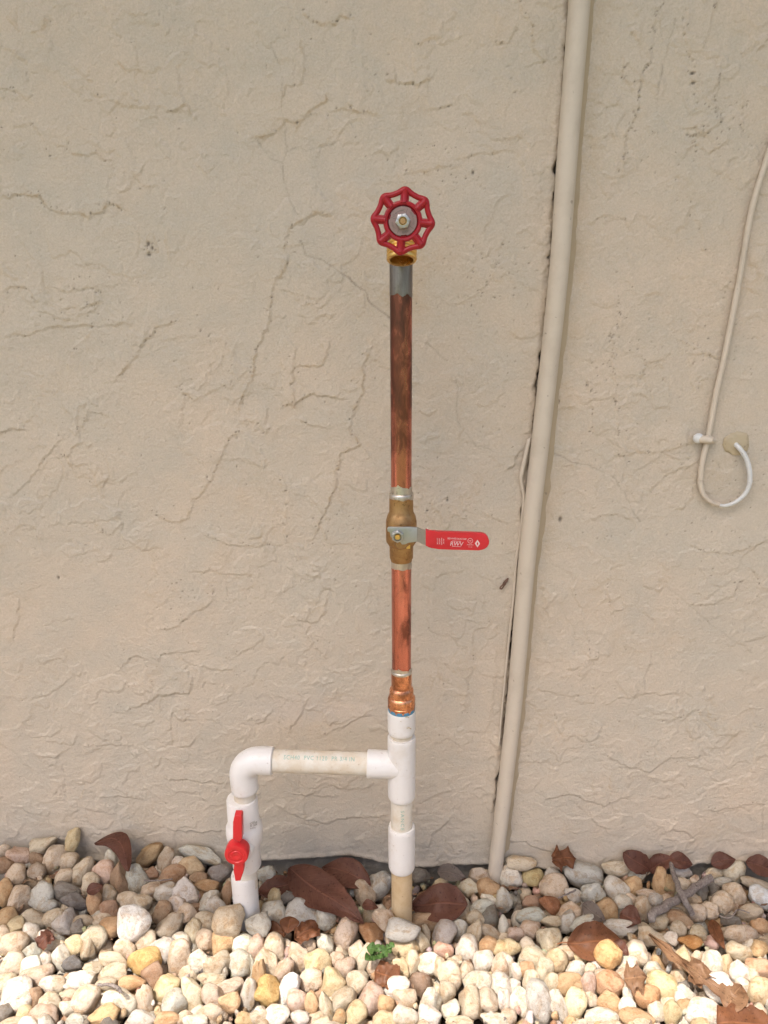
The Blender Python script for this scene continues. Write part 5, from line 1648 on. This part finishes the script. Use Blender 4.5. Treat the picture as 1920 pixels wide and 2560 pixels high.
def twig(pts, r0, r1, label, knots=3, seed=0):
    rr = random.Random(seed)
    p = smooth_path(pts, 7)
    n = len(p)
    rad = [(r0 + (r1 - r0) * i / (n - 1)) * (1 + .18 * mnoise.noise(Vector((i * .7, seed, 4)))) for i in range(n)]
    p = [q + Vector((mnoise.noise(Vector((i * .5, seed, 0))), mnoise.noise(Vector((i * .5, seed, 9))), mnoise.noise(Vector((i * .5, seed, 5))))) * r0 * .5 for i, q in enumerate(p)]
    bm = bmesh.new()
    add_tube(bm, p, rad, 10)
    for _ in range(knots):
        i = rr.randint(2, n - 3)
        d = Vector((rr.uniform(-1, 1), rr.uniform(-1, 0), rr.uniform(.2, 1))).normalized()
        add_tube(bm, [p[i], p[i] + d * rad[i] * 1.4], [rad[i] * .6, rad[i] * .3], 6)
    o = obj("twig", bm, M_TWIG)
    tag(o, label, "twig")
    return o
twig([G(Q3, 905, 590, .028), G(Q3, 1040, 500, .034), G(Q3, 1180, 415, .038), G(Q3, 1305, 335, .042)], .0058, .0050, "thick grey twig lying diagonally on the pebbles right of the conduit", 5, 1)
twig([Wl(Q3, 1040, 225, -.012), G(Q3, 1075, 340, .044), G(Q3, 1120, 450, .048), G(Q3, 1180, 560, .022)], .0030, .0042, "thinner grey twig leaning from the wall across the thick twig", 3, 2)
twig([G(Q1, 615, 1012, .030), G(Q1, 690, 1010, .034), G(Q1, 740, 1030, .036), G(Q1, 760, 1060, .032)], .0016, .0022, "short dark crooked twig on white pebbles at lower left", 1, 3)
twig([G(Q3, 1350, 575, .030), G(Q3, 1420, 590, .034), G(Q3, 1470, 540, .036), G(Q3, 1545, 560, .034)], .0011, .0008, "hair thin dry stem over the shaded pebbles at right", 1, 4)
twig([G(Q1, 905, 355, .044), G(Q1, 1000, 355, .047), G(Q1, 1085, 345, .046)], .0010, .0009, "hair thin dry stem between shaded pebbles left of the valve", 0, 5)
twig([G(Q3, 340, 465, .030), G(Q3, 400, 440, .036), G(Q3, 450, 415, .034)], .0010, .0012, "hair thin stem beside the square reddish brown stone", 0, 6)

wb = G(Q2, 815, 850, .012)
weed = empty("weed", wb)
tag(weed, "small green weed sprouting between the pebbles in front of the riser", "weed")
tips = [(735, 855, 770, 830, .020), (745, 775, 800, 790, .024), (790, 765, 820, 800, .022), (850, 760, 838, 800, .020), (880, 790, 842, 815, .024), (905, 775, 870, 795, .020), (915, 745, 895, 775, .014), (835, 850, 815, 825, .020), (870, 835, 840, 820, .018), (780, 860, 800, 830, .018), (815, 775, 825, 805, .016), (765, 800, 795, 815, .016)]
for i, (tu, tv, su, sv, w) in enumerate(tips):
    z1 = .030 + .006 * math.sin(i * 2.1)
    a_, b_ = G(Q2, su, sv, z1), G(Q2, tu, tv, z1 + .002)
    leaf("leaf", a_, b_, w * .66, M_GREEN, None, bow=.12, fold=.25, facing=.6, seed=40 + i, n=8, k=6, parent=weed)
    bm = bmesh.new()
    add_tube(bm, smooth_path([wb + Vector((.001 * math.cos(i), .001 * math.sin(i), 0)), wb.lerp(a_, .5) + Vector((0, 0, .004)), a_], 4), .0006, 6)
    obj("stem", bm, M_GREEN, weed)

# crumbs of leaf and bark lying between the stones
bm = bmesh.new()
r = random.Random(77)
for _ in range(420):
    u, v = r.uniform(-40, 1960), 2100 + abs(r.gauss(0, 150))
    c = P(u, v, z=r.uniform(-.004, .016) + (.012 if u < 700 else 0))
    if c.y > -.012: continue
    c.z = min(c.z, .004 + max(0, bed_z(c.x, c.y)))
    n = Vector((r.gauss(0, .5), r.gauss(-.5, .4), 1)).normalized()
    a, b2, _n = frame(n)
    sz_ = r.uniform(.002, .0065)
    vs = []
    k = r.randint(4, 6)
    for i in range(k):
        t = 2 * math.pi * i / k
        q = sz_ * r.uniform(.4, 1)
        vs.append(bm.verts.new(c + a * math.cos(t) * q * 1.5 + b2 * math.sin(t) * q * .7 + n * r.uniform(-.001, .001)))
    ctr_ = bm.verts.new(c + n * r.uniform(.0004, .0016))
    for i in range(k):
        bm.faces.new((vs[i], vs[(i + 1) % k], ctr_))
litter = obj("leaf_litter", bm, flat_mat("leaf_crumbs", (0.15, 0.09, 0.055), 0.8, 0.2, 0.0, (0.26, 0.17, 0.10)), smooth=False)
tag(litter, kind="stuff")
